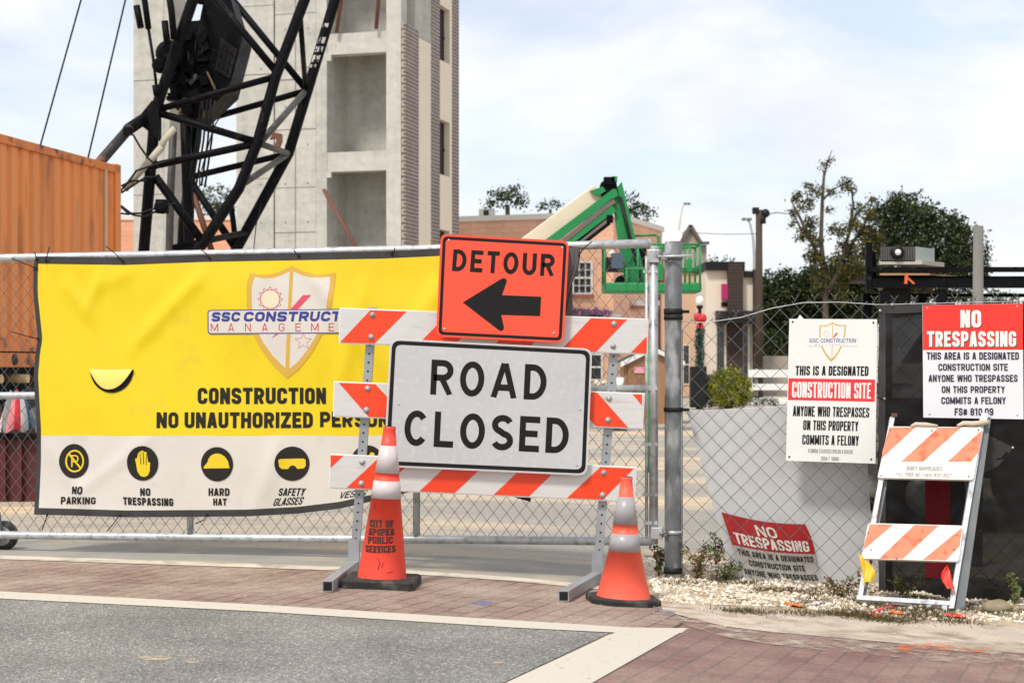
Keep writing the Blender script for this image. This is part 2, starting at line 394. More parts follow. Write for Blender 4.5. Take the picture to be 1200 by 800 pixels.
def asphalt_mat():
    m = bpy.data.materials.new('asphalt aggregate'); m.use_nodes = True; t = m.node_tree; b = t.nodes['Principled BSDF']; L = t.links
    co = t.nodes.new('ShaderNodeTexCoord')
    vo = t.nodes.new('ShaderNodeTexVoronoi'); vo.inputs['Scale'].default_value = 150; L.new(co.outputs['Object'], vo.inputs['Vector'])
    sp = t.nodes.new('ShaderNodeSeparateColor'); L.new(vo.outputs['Color'], sp.inputs[0])
    r1 = t.nodes.new('ShaderNodeValToRGB'); e = r1.color_ramp.elements
    e[0].position = 0; e[0].color = (.115, .11, .103, 1); e[1].position = 1; e[1].color = (.60, .555, .49, 1)
    q = e.new(.45); q.color = (.195, .188, .173, 1); q = e.new(.85); q.color = (.27, .26, .235, 1)
    L.new(sp.outputs[0], r1.inputs[0])
    n = t.nodes.new('ShaderNodeTexNoise'); n.inputs['Scale'].default_value = 1.6; n.inputs['Detail'].default_value = 8; L.new(co.outputs['Object'], n.inputs['Vector'])
    mr = t.nodes.new('ShaderNodeMapRange'); mr.inputs[1].default_value = .3; mr.inputs[2].default_value = .7; mr.inputs[3].default_value = .78; mr.inputs[4].default_value = 1.26; L.new(n.outputs[0], mr.inputs[0])
    x = t.nodes.new('ShaderNodeVectorMath'); x.operation = 'SCALE'; L.new(r1.outputs[0], x.inputs[0]); L.new(mr.outputs[0], x.inputs['Scale'])
    n3 = t.nodes.new('ShaderNodeTexNoise'); n3.inputs['Scale'].default_value = .9; n3.inputs['Detail'].default_value = 6
    mp_ = t.nodes.new('ShaderNodeMapping'); mp_.inputs['Scale'].default_value = (.5, 2.2, 1); L.new(co.outputs['Object'], mp_.inputs[0]); L.new(mp_.outputs[0], n3.inputs['Vector'])
    r3 = t.nodes.new('ShaderNodeMapRange'); r3.inputs[1].default_value = .56; r3.inputs[2].default_value = .8; r3.inputs[4].default_value = .5; L.new(n3.outputs[0], r3.inputs[0])
    mm = t.nodes.new('ShaderNodeMix'); mm.data_type = 'RGBA'; mm.inputs[7].default_value = (.24, .21, .17, 1); L.new(r3.outputs[0], mm.inputs[0]); L.new(x.outputs[0], mm.inputs[6])
    L.new(mm.outputs[2], b.inputs['Base Color']); b.inputs['Roughness'].default_value = .85
    bp = t.nodes.new('ShaderNodeBump'); bp.inputs['Strength'].default_value = .6; bp.inputs['Distance'].default_value = .006; L.new(vo.outputs['Distance'], bp.inputs['Height']); L.new(bp.outputs[0], b.inputs['Normal'])
    return m

def paver_mat(name, ang, c1, c2, mort, dust, dustamt):
    m = bpy.data.materials.new(name); m.use_nodes = True; t = m.node_tree; b = t.nodes['Principled BSDF']; L = t.links
    co = t.nodes.new('ShaderNodeTexCoord'); mp_ = t.nodes.new('ShaderNodeMapping'); mp_.inputs['Rotation'].default_value = (0, 0, R(ang))
    L.new(co.outputs['Object'], mp_.inputs[0])
    br = t.nodes.new('ShaderNodeTexBrick'); br.inputs['Scale'].default_value = 1; br.inputs['Brick Width'].default_value = .215; br.inputs['Row Height'].default_value = .108
    br.inputs['Mortar Size'].default_value = .008; br.inputs['Mortar Smooth'].default_value = .5; br.inputs['Bias'].default_value = 0
    br.inputs['Color1'].default_value = (*c1, 1); br.inputs['Color2'].default_value = (*c2, 1); br.inputs['Mortar'].default_value = (*mort, 1)
    L.new(mp_.outputs[0], br.inputs['Vector'])
    n = t.nodes.new('ShaderNodeTexNoise'); n.inputs['Scale'].default_value = 1.7; n.inputs['Detail'].default_value = 9; n.inputs['Roughness'].default_value = .65; L.new(co.outputs['Object'], n.inputs['Vector'])
    mr = t.nodes.new('ShaderNodeMapRange'); mr.inputs[1].default_value = .38; mr.inputs[2].default_value = .72; mr.inputs[4].default_value = dustamt; L.new(n.outputs[0], mr.inputs[0])
    x = t.nodes.new('ShaderNodeMix'); x.data_type = 'RGBA'; x.inputs[7].default_value = (*dust, 1); L.new(mr.outputs[0], x.inputs[0]); L.new(br.outputs[0], x.inputs[6])
    n2 = t.nodes.new('ShaderNodeTexNoise'); n2.inputs['Scale'].default_value = 60; n2.inputs['Detail'].default_value = 5; L.new(co.outputs['Object'], n2.inputs['Vector'])
    m2 = t.nodes.new('ShaderNodeMapRange'); m2.inputs[1].default_value = .3; m2.inputs[2].default_value = .7; m2.inputs[3].default_value = .78; m2.inputs[4].default_value = 1.22; L.new(n2.outputs[0], m2.inputs[0])
    sc = t.nodes.new('ShaderNodeVectorMath'); sc.operation = 'SCALE'; L.new(x.outputs[2], sc.inputs[0]); L.new(m2.outputs[0], sc.inputs['Scale'])
    L.new(sc.outputs[0], b.inputs['Base Color']); b.inputs['Roughness'].default_value = .85
    bp = t.nodes.new('ShaderNodeBump'); bp.inputs['Strength'].default_value = .5; bp.inputs['Distance'].default_value = .006; bp.invert = True; L.new(br.outputs['Fac'], bp.inputs['Height']); L.new(bp.outputs[0], b.inputs['Normal'])
    return m

def brick_mat(name, c1, c2, mort, bw=.2, rh=.075, ms=.01):
    """wall brick: runs along x+y, courses along z"""
    m = bpy.data.materials.new(name); m.use_nodes = True; t = m.node_tree; b = t.nodes['Principled BSDF']; L = t.links
    co = t.nodes.new('ShaderNodeTexCoord'); sp = t.nodes.new('ShaderNodeSeparateXYZ'); L.new(co.outputs['Object'], sp.inputs[0])
    ad = t.nodes.new('ShaderNodeMath'); ad.operation = 'ADD'; L.new(sp.outputs[0], ad.inputs[0]); L.new(sp.outputs[1], ad.inputs[1])
    cb = t.nodes.new('ShaderNodeCombineXYZ'); L.new(ad.outputs[0], cb.inputs[0]); L.new(sp.outputs[2], cb.inputs[1])
    br = t.nodes.new('ShaderNodeTexBrick'); br.inputs['Scale'].default_value = 1; br.inputs['Brick Width'].default_value = bw; br.inputs['Row Height'].default_value = rh
    br.inputs['Mortar Size'].default_value = ms; br.inputs['Color1'].default_value = (*c1, 1); br.inputs['Color2'].default_value = (*c2, 1); br.inputs['Mortar'].default_value = (*mort, 1)
    L.new(cb.outputs[0], br.inputs['Vector'])
    n = t.nodes.new('ShaderNodeTexNoise'); n.inputs['Scale'].default_value = .8; n.inputs['Detail'].default_value = 7; L.new(co.outputs['Object'], n.inputs['Vector'])
    m2 = t.nodes.new('ShaderNodeMapRange'); m2.inputs[1].default_value = .3; m2.inputs[2].default_value = .7; m2.inputs[3].default_value = .85; m2.inputs[4].default_value = 1.12; L.new(n.outputs[0], m2.inputs[0])
    sc = t.nodes.new('ShaderNodeVectorMath'); sc.operation = 'SCALE'; L.new(br.outputs[0], sc.inputs[0]); L.new(m2.outputs[0], sc.inputs['Scale'])
    L.new(sc.outputs[0], b.inputs['Base Color']); b.inputs['Roughness'].default_value = .85
    return m

def ground_mat():
    """dusty worn paving of the closed street: grey with tan dirt"""
    m = bpy.data.materials.new('dusty street'); m.use_nodes = True; t = m.node_tree; b = t.nodes['Principled BSDF']; L = t.links
    co = t.nodes.new('ShaderNodeTexCoord'); mp_ = t.nodes.new('ShaderNodeMapping'); mp_.inputs['Scale'].default_value = (.35, 1.0, 1); mp_.inputs['Rotation'].default_value = (0, 0, R(-10)); L.new(co.outputs['Object'], mp_.inputs[0])
    def nz(sc, det, src): 
        n = t.nodes.new('ShaderNodeTexNoise'); n.inputs['Scale'].default_value = sc; n.inputs['Detail'].default_value = det; n.inputs['Roughness'].default_value = .62; L.new(src, n.inputs['Vector']); return n
    a = nz(.55, 9, mp_.outputs[0]); ra = t.nodes.new('ShaderNodeValToRGB'); e = ra.color_ramp.elements
    e[0].position = .36; e[0].color = (.31, .285, .245, 1); e[1].position = .63; e[1].color = (.66, .49, .30, 1)
    q = e.new(.46); q.color = (.34, .31, .265, 1); q = e.new(.54); q.color = (.47, .40, .30, 1)
    L.new(a.outputs[0], ra.inputs[0])
    c = nz(45, 6, co.outputs['Object']); m2 = t.nodes.new('ShaderNodeMapRange'); m2.inputs[1].default_value = .3; m2.inputs[2].default_value = .7; m2.inputs[3].default_value = .78; m2.inputs[4].default_value = 1.22; L.new(c.outputs[0], m2.inputs[0])
    sc = t.nodes.new('ShaderNodeVectorMath'); sc.operation = 'SCALE'; L.new(ra.outputs[0], sc.inputs[0]); L.new(m2.outputs[0], sc.inputs['Scale'])
    L.new(sc.outputs[0], b.inputs['Base Color']); b.inputs['Roughness'].default_value = .9
    return m

def tower_mat(name, col, streak=.16):
    """cast concrete: pour lines, streaks, blotches"""
    m = bpy.data.materials.new(name); m.use_nodes = True; t = m.node_tree; b = t.nodes['Principled BSDF']; L = t.links
    co = t.nodes.new('ShaderNodeTexCoord')
    def nz(sc, stretch, det=7):
        mp_ = t.nodes.new('ShaderNodeMapping'); mp_.inputs['Scale'].default_value = stretch; L.new(co.outputs['Object'], mp_.inputs[0])
        n = t.nodes.new('ShaderNodeTexNoise'); n.inputs['Scale'].default_value = sc; n.inputs['Detail'].default_value = det; n.inputs['Roughness'].default_value = .6; L.new(mp_.outputs[0], n.inputs['Vector']); return n.outputs[0]
    s1 = nz(1, (1.6, 1.6, .16)); s2 = nz(1, (.5, .5, 2.4)); s3 = nz(5, (1, 1, 1))
    ad = t.nodes.new('ShaderNodeMath'); ad.operation = 'ADD'; L.new(s1, ad.inputs[0]); L.new(s2, ad.inputs[1])
    a2 = t.nodes.new('ShaderNodeMath'); a2.operation = 'ADD'; L.new(ad.outputs[0], a2.inputs[0]); L.new(s3, a2.inputs[1])
    mr = t.nodes.new('ShaderNodeMapRange'); mr.inputs[1].default_value = 1.1; mr.inputs[2].default_value = 1.9; mr.inputs[3].default_value = 1-streak*1.3; mr.inputs[4].default_value = 1+streak; L.new(a2.outputs[0], mr.inputs[0])
    sc = t.nodes.new('ShaderNodeVectorMath'); sc.operation = 'SCALE'; sc.inputs[0].default_value = col; L.new(mr.outputs[0], sc.inputs['Scale'])
    L.new(sc.outputs[0], b.inputs['Base Color']); b.inputs['Roughness'].default_value = .8
    return m

def screen_mat():
    m = bpy.data.materials.new('black windscreen mesh'); m.use_nodes = True; t = m.node_tree; b = t.nodes['Principled BSDF']; L = t.links
    b.inputs['Base Color'].default_value = (.0065, .006, .006, 1); b.inputs['Roughness'].default_value = .42; b.inputs['Specular IOR Level'].default_value = .22
    tr = t.nodes.new('ShaderNodeBsdfTransparent'); x = t.nodes.new('ShaderNodeMixShader'); x.inputs[0].default_value = .95
    L.new(tr.outputs[0], x.inputs[1]); L.new(b.outputs[0], x.inputs[2]); L.new(x.outputs[0], t.nodes['Material Output'].inputs[0])
    return m

def worn_mat(name, col, lo=.42, hi=.6, sc=9., top=.85):
    m = mat(name, col, .8); t = m.node_tree; b = t.nodes['Principled BSDF']; L = t.links
    co = t.nodes.new('ShaderNodeTexCoord'); n = t.nodes.new('ShaderNodeTexNoise'); n.inputs['Scale'].default_value = sc; n.inputs['Detail'].default_value = 9; n.inputs['Roughness'].default_value = .75; L.new(co.outputs['Object'], n.inputs['Vector'])
    r_ = t.nodes.new('ShaderNodeMapRange'); r_.inputs[1].default_value = lo; r_.inputs[2].default_value = hi; r_.inputs[4].default_value = top; L.new(n.outputs[0], r_.inputs[0]); L.new(r_.outputs[0], b.inputs['Alpha']); return m

GALV = mat('galvanized steel', (.50, .515, .525), .45, .4, var=.16, vs=14, col2=(.30, .31, .32), c2=(.52, .7), c2s=22)
GALV_OLD = mat('weathered galvanized steel', (.155, .165, .172), .62, .25, var=.35, vs=14, col2=(.40, .41, .415), c2=(.50, .64), c2s=9, stretch=(1, 1, .45))
WIRE = mat('chain link wire', (.17, .175, .175), .5, .45)
BLACK = mat('black steel paint', (.0045, .0045, .006), .55, .0, var=.35, vs=6, col2=(.035, .026, .02), c2=(.62, .74), c2s=9, spec=.10)
BLACKPL = mat('black plastic', (.012, .012, .012), .55, spec=.25)
RUBBER = mat('black rubber', (.02, .019, .018), .75, var=.4, vs=12, col2=(.10, .085, .065), c2=(.52, .72), c2s=14)
HEM = mat('dark hem vinyl', (.045, .043, .043), .5, var=.2, vs=8, spec=.3)
YEL = mat('yellow printed vinyl', (.80, .60, .006), .30, var=.035, vs=5, col2=(.70, .50, .03), c2=(.62, .8), c2s=4)
WHTV = mat('white printed vinyl', (.68, .64, .58), .36, var=.04, vs=4, col2=(.55, .50, .43), c2=(.58, .8), c2s=5)
INK = mat('black ink', (.010, .009, .009), .5, spec=.25)
INKB = mat('soft black ink', (.020, .017, .013), .5, spec=.25)
YINK = mat('yellow ink', (.80, .57, .015), .4)
WHT = mat('white sign paint', (.80, .80, .77), .4, var=.03, vs=5)
WHTR = mat('white reflective sheeting', (.64, .625, .61), .34, var=.05, vs=7, col2=(.47, .44, .40), c2=(.6, .75), c2s=3.5, stretch=(1, 1, 6))
SGREY = mat('grey white reflective sheeting', (.53, .53, .535), .30, var=.05, vs=3, col2=(.60, .60, .60), c2=(.52, .72), c2s=30, bump=.04, bs=60)
RED = mat('red orange reflective sheeting', (.84, .058, .012), .34, var=.06, vs=6, stretch=(1, 1, 6))
ORNG = mat('fluorescent orange sheeting', (.95, .085, .038), .32, var=.025, vs=4)
DKRED = mat('dark red ink', (.10, .008, .008), .4)
SRED = mat('red sign ink', (.80, .035, .022), .42, var=.03, vs=5)
CRED = mat('crimson sign ink', (.76, .035, .045), .42)
FADO = mat('faded orange sheeting', (.86, .24, .13), .5, var=.12, vs=14, col2=(.80, .13, .045), c2=(.52, .64), c2s=18)
FADW = mat('scuffed white sheeting', (.78, .75, .70), .5, var=.06, vs=10, col2=(.55, .50, .42), c2=(.6, .75), c2s=20)
ALU = mat('bare aluminium', (.62, .64, .65), .45, .5, var=.15, vs=12, col2=(.35, .33, .31), c2=(.56, .7), c2s=20)
GOLD = mat('gold ink', (.66, .40, .06), .4)
BLUEI = mat('blue ink', (.035, .045, .26), .4)
REDI = mat('red ink', (.62, .04, .09), .4)
CONEO = mat('orange cone plastic', (.92, .075, .042), .5, var=.06, vs=9, col2=(.50, .045, .025), c2=(.64, .78), c2s=16)
CONEL = mat('sun faded orange cone plastic', (.95, .125, .07), .5, var=.07, vs=7, col2=(.55, .07, .03), c2=(.68, .8), c2s=14)
BAND = mat('white reflective collar', (.62, .56, .555), .35, var=.06, vs=14, col2=(.55, .50, .49), c2=(.56, .72), c2s=20, stretch=(1, 1, .3))
BANDG = mat('grey reflective collar', (.37, .355, .37), .35, var=.10, vs=14, stretch=(1, 1, .3))
KERB = mat('pale concrete edging', (.62, .555, .45), .85, var=.12, vs=5, col2=(.33, .28, .21), c2=(.5, .7), c2s=7, bump=.25, bs=90)
SAND = mat('sandy concrete strip', (.54, .46, .37), .9, var=.12, vs=4, col2=(.30, .23, .17), c2=(.5, .68), c2s=5, bump=.3, bs=110)
SOIL = mat('sandy soil', (.45, .36, .25), .95, var=.25, vs=9, col2=(.12, .095, .05), c2=(.52, .68), c2s=6, bump=.5, bs=70)
STONE = [mat('pale gravel', (.66, .58, .46), .85, var=.15, vs=30), mat('tan gravel', (.50, .40, .28), .85, var=.15, vs=30), mat('white gravel', (.76, .71, .62), .85)]
LINE = worn_mat('worn white road paint', (.61, .56, .465), .31, .40, 24., .97)
ASPH = asphalt_mat(); STREET = ground_mat()
PAV1 = paver_mat('dusty crosswalk pavers', -69.5, (.23, .15, .122), (.29, .195, .16), (.10, .07, .058), (.44, .36, .285), .85)
PAV2 = paver_mat('red crosswalk pavers', -69.5, (.175, .092, .078), (.24, .135, .115), (.14, .095, .08), (.40, .31, .25), .5)

# ================================================================== the setting
# one ground sheet to the horizon
xs = sorted(set([-600,-300,-150,-80,-50,-35,-25,-18,-14,-11,-9,-7.5,-6.5]+[-5.5+.25*i for i in range(45)]+[6.5,7.5,9,11,14,18,25,35,50,80,150,300,600]))
ys = sorted(set([-60,-20,-5,0,2,3,4]+[5+.25*i for i in range(62)]+[21.5,23,25,28,32,37,43,50,60,75,95,120,160,230,350,600,1200]))
struct(M().grid([[GXY(x, y) for x in xs] for y in ys]).build('ground', STREET, at=(0,0,0)))

def lerp_poly(pl, t):
    """point at fraction t of a pixel polyline, by x"""
    x = pl[0][0]+(pl[-1][0]-pl[0][0])*t
    for (a, b), (c, d) in zip(pl, pl[1:]):
        if min(a, c)-1e-6 <= x <= max(a, c)+1e-6: return (x, b+(d-b)*(x-a)/(c-a) if c != a else b)
    return pl[-1]
def sheet(name, m, far, near, off, nu=40, nv=10, lip=None):
    P = []
    fa = [GR(*lerp_poly(far, i/nu)) for i in range(nu+1)]; ne = [GR(*lerp_poly(near, i/nu)) for i in range(nu+1)]
    for j in range(nv+1):
        P.append([GXY(*(fa[i].lerp(ne[i], j/nv)).xy, off) for i in range(nu+1)])
    return struct(M().grid(P[::-1]).build(name, m, at=(0,0,0)))
CURB_FAR = [(-500,634),(-300,641),(0,651.5),(300,661.5),(450,667),(600,677),(690,686),(790,693)]
CURB_NEAR = [(x, y+4.5) for x, y in CURB_FAR]
L1C = [(-500,678),(-300,684.5),(0,698),(300,713.5),(600,732),(721,739),(803,740)]
sheet('road_asphalt', ASPH, [(-1100,690),(-500,678),(-300,684.5),(0,698),(300,713.5),(600,732),(721,739)], [(-1800,1100),(-26,1100)], .004, 60, 30)
sheet('kerb_line', KERB, CURB_FAR, CURB_NEAR, .007, 60, 1)
sheet('paver_crossing', PAV1, CURB_NEAR, L1C, .004, 60, 12)
sheet('paver_walk', PAV2, [(807,724),(850,733),(900,739.5),(1000,748.5),(1200,765.5),(1500,793)], [(182,1100),(2200,1100)], .004, 40, 24)
sheet('concrete_strip', SAND, [(770,689),(850,702),(1000,718),(1200,734),(1500,755)], [(776,715),(800,723),(850,735),(900,741),(1000,750),(1200,767),(1500,795)], .0065, 40, 4)
def off_l(pl, d): return [(x, y+d) for x, y in pl]
far1 = [(-500,675),(-300,681),(0,694),(300,709.5),(600,728),(740,736.5),(807,737.3)]
near1 = [(-500,682),(-300,689),(0,702.5),(300,717.5),(600,736.5),(721,742.5),(799,743)]
sheet('painted_stop_line', LINE, far1, near1, .0075, 60, 2)
P = []
ia, ib, oa, ob = (721,742.5), (-26,1100), (806,737.6), (182,1100)
rows = []
for j in range(25):
    t = j/24; a = GR(*ia).lerp(GR(*ib), t); b = GR(*oa).lerp(GR(*ob), t)
    rows.append([GXY(*a.lerp(b, i/4).xy, .0085) for i in range(5)])
struct(M().grid(rows[::-1]).build('painted_crosswalk_line', LINE, at=(0,0,0)))

# paint marks left on the pavers
BLUEP = worn_mat('blue marking paint', (.14, .24, .48), .40, .62, 14)
ORP = worn_mat('orange marking paint', (.82, .20, .07), .44, .62, 10)
for nm, m, pts in (('blue_paint_mark', BLUEP, [(549,705),(563,703),(577,704.5),(574,708),(556,708)]),
                   ('blue_paint_mark', BLUEP, [(770,712),(782,713.5),(793,716),(789,718),(776,716)]),
                   ('orange_paint_mark', ORP, [(1052,756),(1085,752),(1130,757),(1165,758),(1160,764),(1120,762),(1080,760),(1050,763)])):
    struct(M().add([GR(x, y, .0075) for x, y in pts], [tuple(range(len(pts)))[::-1]]).build(nm, m))
TAND = worn_mat('tan smear', (.60, .48, .34), .38, .6, 12)
for pts in ([(158,770),(172,767.5),(190,767.5),(205,770),(192,773),(172,773)], [(214,774),(226,773),(236,775),(222,776.5)], [(576,775),(590,773),(593,776),(580,777)]):
    struct(M().add([GR(x, y, .0065) for x, y in pts], [tuple(range(len(pts)))[::-1]]).build('dirt_smear', TAND))

APRON = mat('grey dusty apron', (.31, .295, .26), .9, var=.14, vs=2.5, col2=(.42, .36, .27), c2=(.5, .68), c2s=2.2, bump=.2, bs=120)
sheet('street_apron', APRON, [(-500,612),(-300,619),(0,632),(300,642),(450,647),(600,655),(700,662),(775,668)], CURB_FAR, .004, 60, 6)
DRIFT = worn_mat('drifted sand', (.56, .47, .37), .47, .66, 7)
sheet('sand_drift', DRIFT, [(776,707),(800,713),(850,727),(900,735),(1000,744),(1200,761),(1500,789)], [(776,722),(800,733),(850,748),(900,756),(1000,767),(1200,786),(1500,812)], .0095, 40, 3)
DRIFT2 = worn_mat('dust on pavers', (.50, .42, .33), .54, .72, 3.2)
sheet('dust_film', DRIFT2, [(-500,640),(-300,647),(0,657),(300,667),(450,672),(600,682),(690,691),(775,700)], [(-500,664),(-300,671),(0,683),(300,696),(450,702),(600,714),(690,722),(775,728)], .0062, 60, 3)
# gravel bank along the fence
def bank(px_, py_):
    """extra height of the sandy bank, by world position"""
def bank_h(p):
    t = ss(.78, 1.05, p.x)
    d = p.y
    e0 = 9.10-(p.x-1.14)*.085+.03*math.sin(p.x*6.1)+.015*math.sin(p.x*17)          # front edge
    return t*(.022*ss(e0, e0+.45, d)+.012*math.sin(p.x*9)*ss(e0, e0+.4, d)+.010*math.sin(p.x*23+d*17)*ss(e0, e0+.3, d))*(1-ss(10.4, 11.6, d))
def bk(x, y, dz=0.):
    q = Vector((x, y, gz(x, y))); return q+Vector((0, 0, bank_h(q)+dz))
gx = [.72+.05*i for i in range(100)]; gy = [8.55+.06*i for i in range(55)]
bed = M()
bed.grid([[bk(x, y, .0115 if y > 9.10-(x-1.14)*.085-.02+.03*math.sin(x*6.1)+.015*math.sin(x*17) else -.03) for x in gx] for y in gy])
struct(bed.build('gravel_bank', SOIL, at=(0,0,0)))
rocks = M(); rnd = random.Random(3)
def rock(mb, c, r, m):
    v = []
    for q in ((1,0,0),(-1,0,0),(0,1,0),(0,-1,0),(0,0,1),(0,0,-1)):
        v.append(Vector(c)+Vector(q)*r*rnd.uniform(.6, 1.25)*(.75 if q[2] else 1))
    a = rnd.uniform(0, 6.28); ca, sa = math.cos(a), math.sin(a); c = Vector(c)
    v = [Vector((c.x+(q.x-c.x)*ca-(q.y-c.y)*sa, c.y+(q.x-c.x)*sa+(q.y-c.y)*ca, q.z)) for q in v]
    mb.add(v, [(0,2,4),(2,1,4),(1,3,4),(3,0,4),(2,0,5),(1,2,5),(3,1,5),(0,3,5)], m)
n = 0
while n < 9000:
    x = rnd.uniform(.8, 3.6); y = rnd.uniform(8.8, 11.2)
    front = 9.13-(x-1.14)*.085
    if y < front+.06*math.sin(x*5.3): continue
    dens = .5+.5*math.sin(x*3.1+1)*math.sin(y*4.2+x*2)
    if rnd.random() > .5+.5*dens: continue
    rock(rocks, bk(x, y, .012), rnd.choice((.006, .008, .010, .012, .015, .02)), rnd.choices((0, 1, 2), (5, 2, 4))[0]); n += 1
for _ in range(260):                                   # strays on the concrete strip and pavers
    x = rnd.uniform(.7, 3.3); y = rnd.uniform(8.3, 9.2)
    rock(rocks, GXY(x, y, .012), rnd.uniform(.002, .006), rnd.choices((0, 1, 2), (5, 3, 4))[0])
for _ in range(150):
    x = rnd.uniform(-3, 1); y = rnd.uniform(8.2, 10.2)
    rock(rocks, GXY(x, y, .008), rnd.uniform(.0015, .0045), rnd.choices((0, 1, 2), (5, 3, 4))[0])
struct(rocks.build('gravel', STONE, at=(0,0,0)), 'stuff')
grass = M()
GRASS = [mat('green weed blades', (.055, .07, .018), .7, spec=.2), mat('dry grass blades', (.17, .115, .05), .8, spec=.2), mat('reddish weed blades', (.11, .045, .028), .8, spec=.2)]
spots = [(852,682,50),(830,684,30),(868,690,40),(875,718,35),(1002,700,60),(985,705,40),(1010,722,60),(1040,728,60),(1075,712,60),(1095,722,60),(1110,715,40),(1050,712,50),(1025,712,40),(1140,714,40),(1165,722,30),(960,712,30),(945,704,25),(990,722,40),(965,700,20),(1060,720,45),(1080,725,50),(1150,722,30),(1120,730,20),(915,702,30),(905,700,40),(1030,690,30),(800,690,30),(935,720,20),(1190,722,15)]
for px_, py_, k in spots:
    c = GR(px_, py_)
    for _ in range(k*9):
        x = c.x+rnd.gauss(0, .085); y = c.y+rnd.gauss(0, .055); p = bk(x, y, .008); h = rnd.uniform(.008, .034); a = rnd.uniform(0, 6.28); w = .0028
        d = Vector((math.cos(a), math.sin(a), 0)); tip = p+Vector((rnd.gauss(0, .022), rnd.gauss(0, .022), h))
        grass.add([p-d*w, p+d*w, tip], [(0, 1, 2)], rnd.choices((0, 1, 2), (4, 4, 2))[0])
struct(grass.build('grass', GRASS, at=(0,0,0)), 'stuff')

# ================================================================== background buildings
CONC = tower_mat('cast concrete', (.50, .487, .44), .2); CONC2 = tower_mat('cast concrete warm', (.53, .512, .465), .17)
CONCD = tower_mat('inner concrete', (.46, .45, .405), .2)
CREAM = mat('cream wall panel', (.80, .70, .56), .7, var=.03, vs=.6)
DBRICK = brick_mat('grey brown brick', (.13, .095, .085), (.19, .14, .125), (.40, .355, .32), .25, .118, .02)
DARKIN = mat('dark opening', (.028, .022, .017), .7, spec=.2); GLASSD = mat('dark window glass', (.035, .04, .045), .12, spec=.6)
RUST = mat('rusty red steel', (.16, .06, .04), .7)
C0 = Vector((-3.25, 52, 0)); DL = Vector((-.961, .276, 0)); DS = Vector((.276, .961, 0)); UZ = Vector((0, 0, 1))
tw = thing('concrete_tower', 'unfinished grey concrete tower with open bays and brown brick corner strips', 'building', C0)
def tb(mb, l0, l1, d0, d1, z0, z1, m=0):
    """box in the tower's frame: l along the front to the left, d into depth"""
    return mb.obox(C0+DL*l0+DS*d0+UZ*z0, DL*(l1-l0), DS*(d1-d0), UZ*(z1-z0), m)
w = M()
tb(w, 4.36, 5.62, 0, .35, 0, 18); tb(w, 2.95, 4.33, .06, .35, 0, 18); tb(w, 2.57, 2.92, 0, 1.7, 0, 18)
w.build('front_wall', CONC, tw)
w = M(); tb(w, .12, .60, -.05, .5, 0, 18); w.build('corner_pillar', CONC2, tw)
for z0, z1 in ((3.65, 4.25), (7.25, 7.85), (10.86, 11.5), (14.46, 15.1)):
    w = M(); tb(w, .60, 2.57, .02, .45, z0, z1); tb(w, .60, 2.57, .45, 1.62, z0+.3, z1-.02); w.build('floor_beam', CONC2, tw)
w = M(); tb(w, .60, 2.57, 1.65, 2.0, 0, 18); tb(w, .3, .6, .5, 1.65, 0, 11.3); w.build('bay_wall', CONCD, tw)
w = M(); tb(w, .42, 5.6, 2.0, 5.2, 0, 18); w.build('core', CONC, tw)
for z in (10.5, 6.9):
    w = M(); tb(w, 2.42, 2.57, -.03, .1, z+.17, z+.35); w.build('bearing_block', CONC2, tw)
w = M(); tb(w, -.02, .10, -.06, 1.19, 0, 11.7); w.build('brick_pier', DBRICK, tw)
w = M(); tb(w, 0, .3, 1.19, 2.43, 0, 11.5); w.build('cream_panel', CREAM, tw)
w = M(); tb(w, 0, .25, .9, 2.43, 11.52, 18); w.build('bare_wall', CONCD, tw)
w = M(); tb(w, -.015, .3, 2.43, 3.28, 0, 18); w.build('brick_strip', DBRICK, tw)
w = M(); tb(w, -.015, .3, 4.62, 5.3, 0, 18); w.build('brick_strip', DBRICK, tw)
wins = [(.6, 2.3), (3.9, 5.69), (7.47, 9.25), (11.17, 12.95), (14.7, 16.5)]
zz = 0
for a, b in wins+[(18, 18)]:
    w = M(); tb(w, 0, .3, 3.28, 4.355, zz, a); zz = b; w.build('cream_panel', CREAM, tw)
for a, b in wins:
    w = M(); tb(w, .2, .25, 3.28, 4.36, a, b); win = w.build('window', DARKIN, tw)
    w = M(); tb(w, .17, .2, 3.28, 4.36, (a+b)/2-.03, (a+b)/2+.03); w.build('mullion', DARKIN, win)
for a, b in ((( .9, 11.55), (.62, 15)), ((2.2, 11.5), (1.7, 15)), ((2.62, 6.7), (.8, 3.6))):
    pa = C0+DL*a[0]-DS*.12+UZ*a[1]; pb = C0+DL*b[0]-DS*.12+UZ*b[1]
    M().tube(pa, pb, .06, n=8).build('brace', RUST, tw)
w = M(); tb(w, .004, .3, 4.36, 4.616, 0, 18); w.build('window_jamb', CREAM, tw)
# joints as recessed dark seams
w = M()
for l in (3.64,): tb(w, l-.012, l+.012, .05, .07, 0, 18)
tb(w, 2.6, 4.33, .05, .07, 10.15, 10.18); tb(w, 4.36, 5.62, -.006, .01, 10.35, 10.38)
tb(w, 2.95, 4.33, .052, .07, 5.4, 5.425); tb(w, 2.95, 4.33, .052, .07, 8.6, 8.625)
for l in (3.2, 3.95, 4.75, 5.3):
    for k in range(11):
        z = .9+k*1.2; dd = -.002 if l > 4.36 else .057
        w.obox(C0+DL*l+DS*dd+UZ*z, DL*.055, DS*.01, UZ*.055)
for z in (1.9, 6.8, 12.2): tb(w, 2.95, 4.33, .053, .07, z, z+.018); tb(w, 4.36, 5.62, -.005, .01, z+.3, z+.318)
w.build('joint', mat('dark joint', (.2, .18, .15), .8), tw)
C1 = PX(199, HZ, 58); C1.z = 0
tw2 = thing('concrete_shaft', 'narrow plain grey concrete lift shaft behind the black crane', 'building', C1)
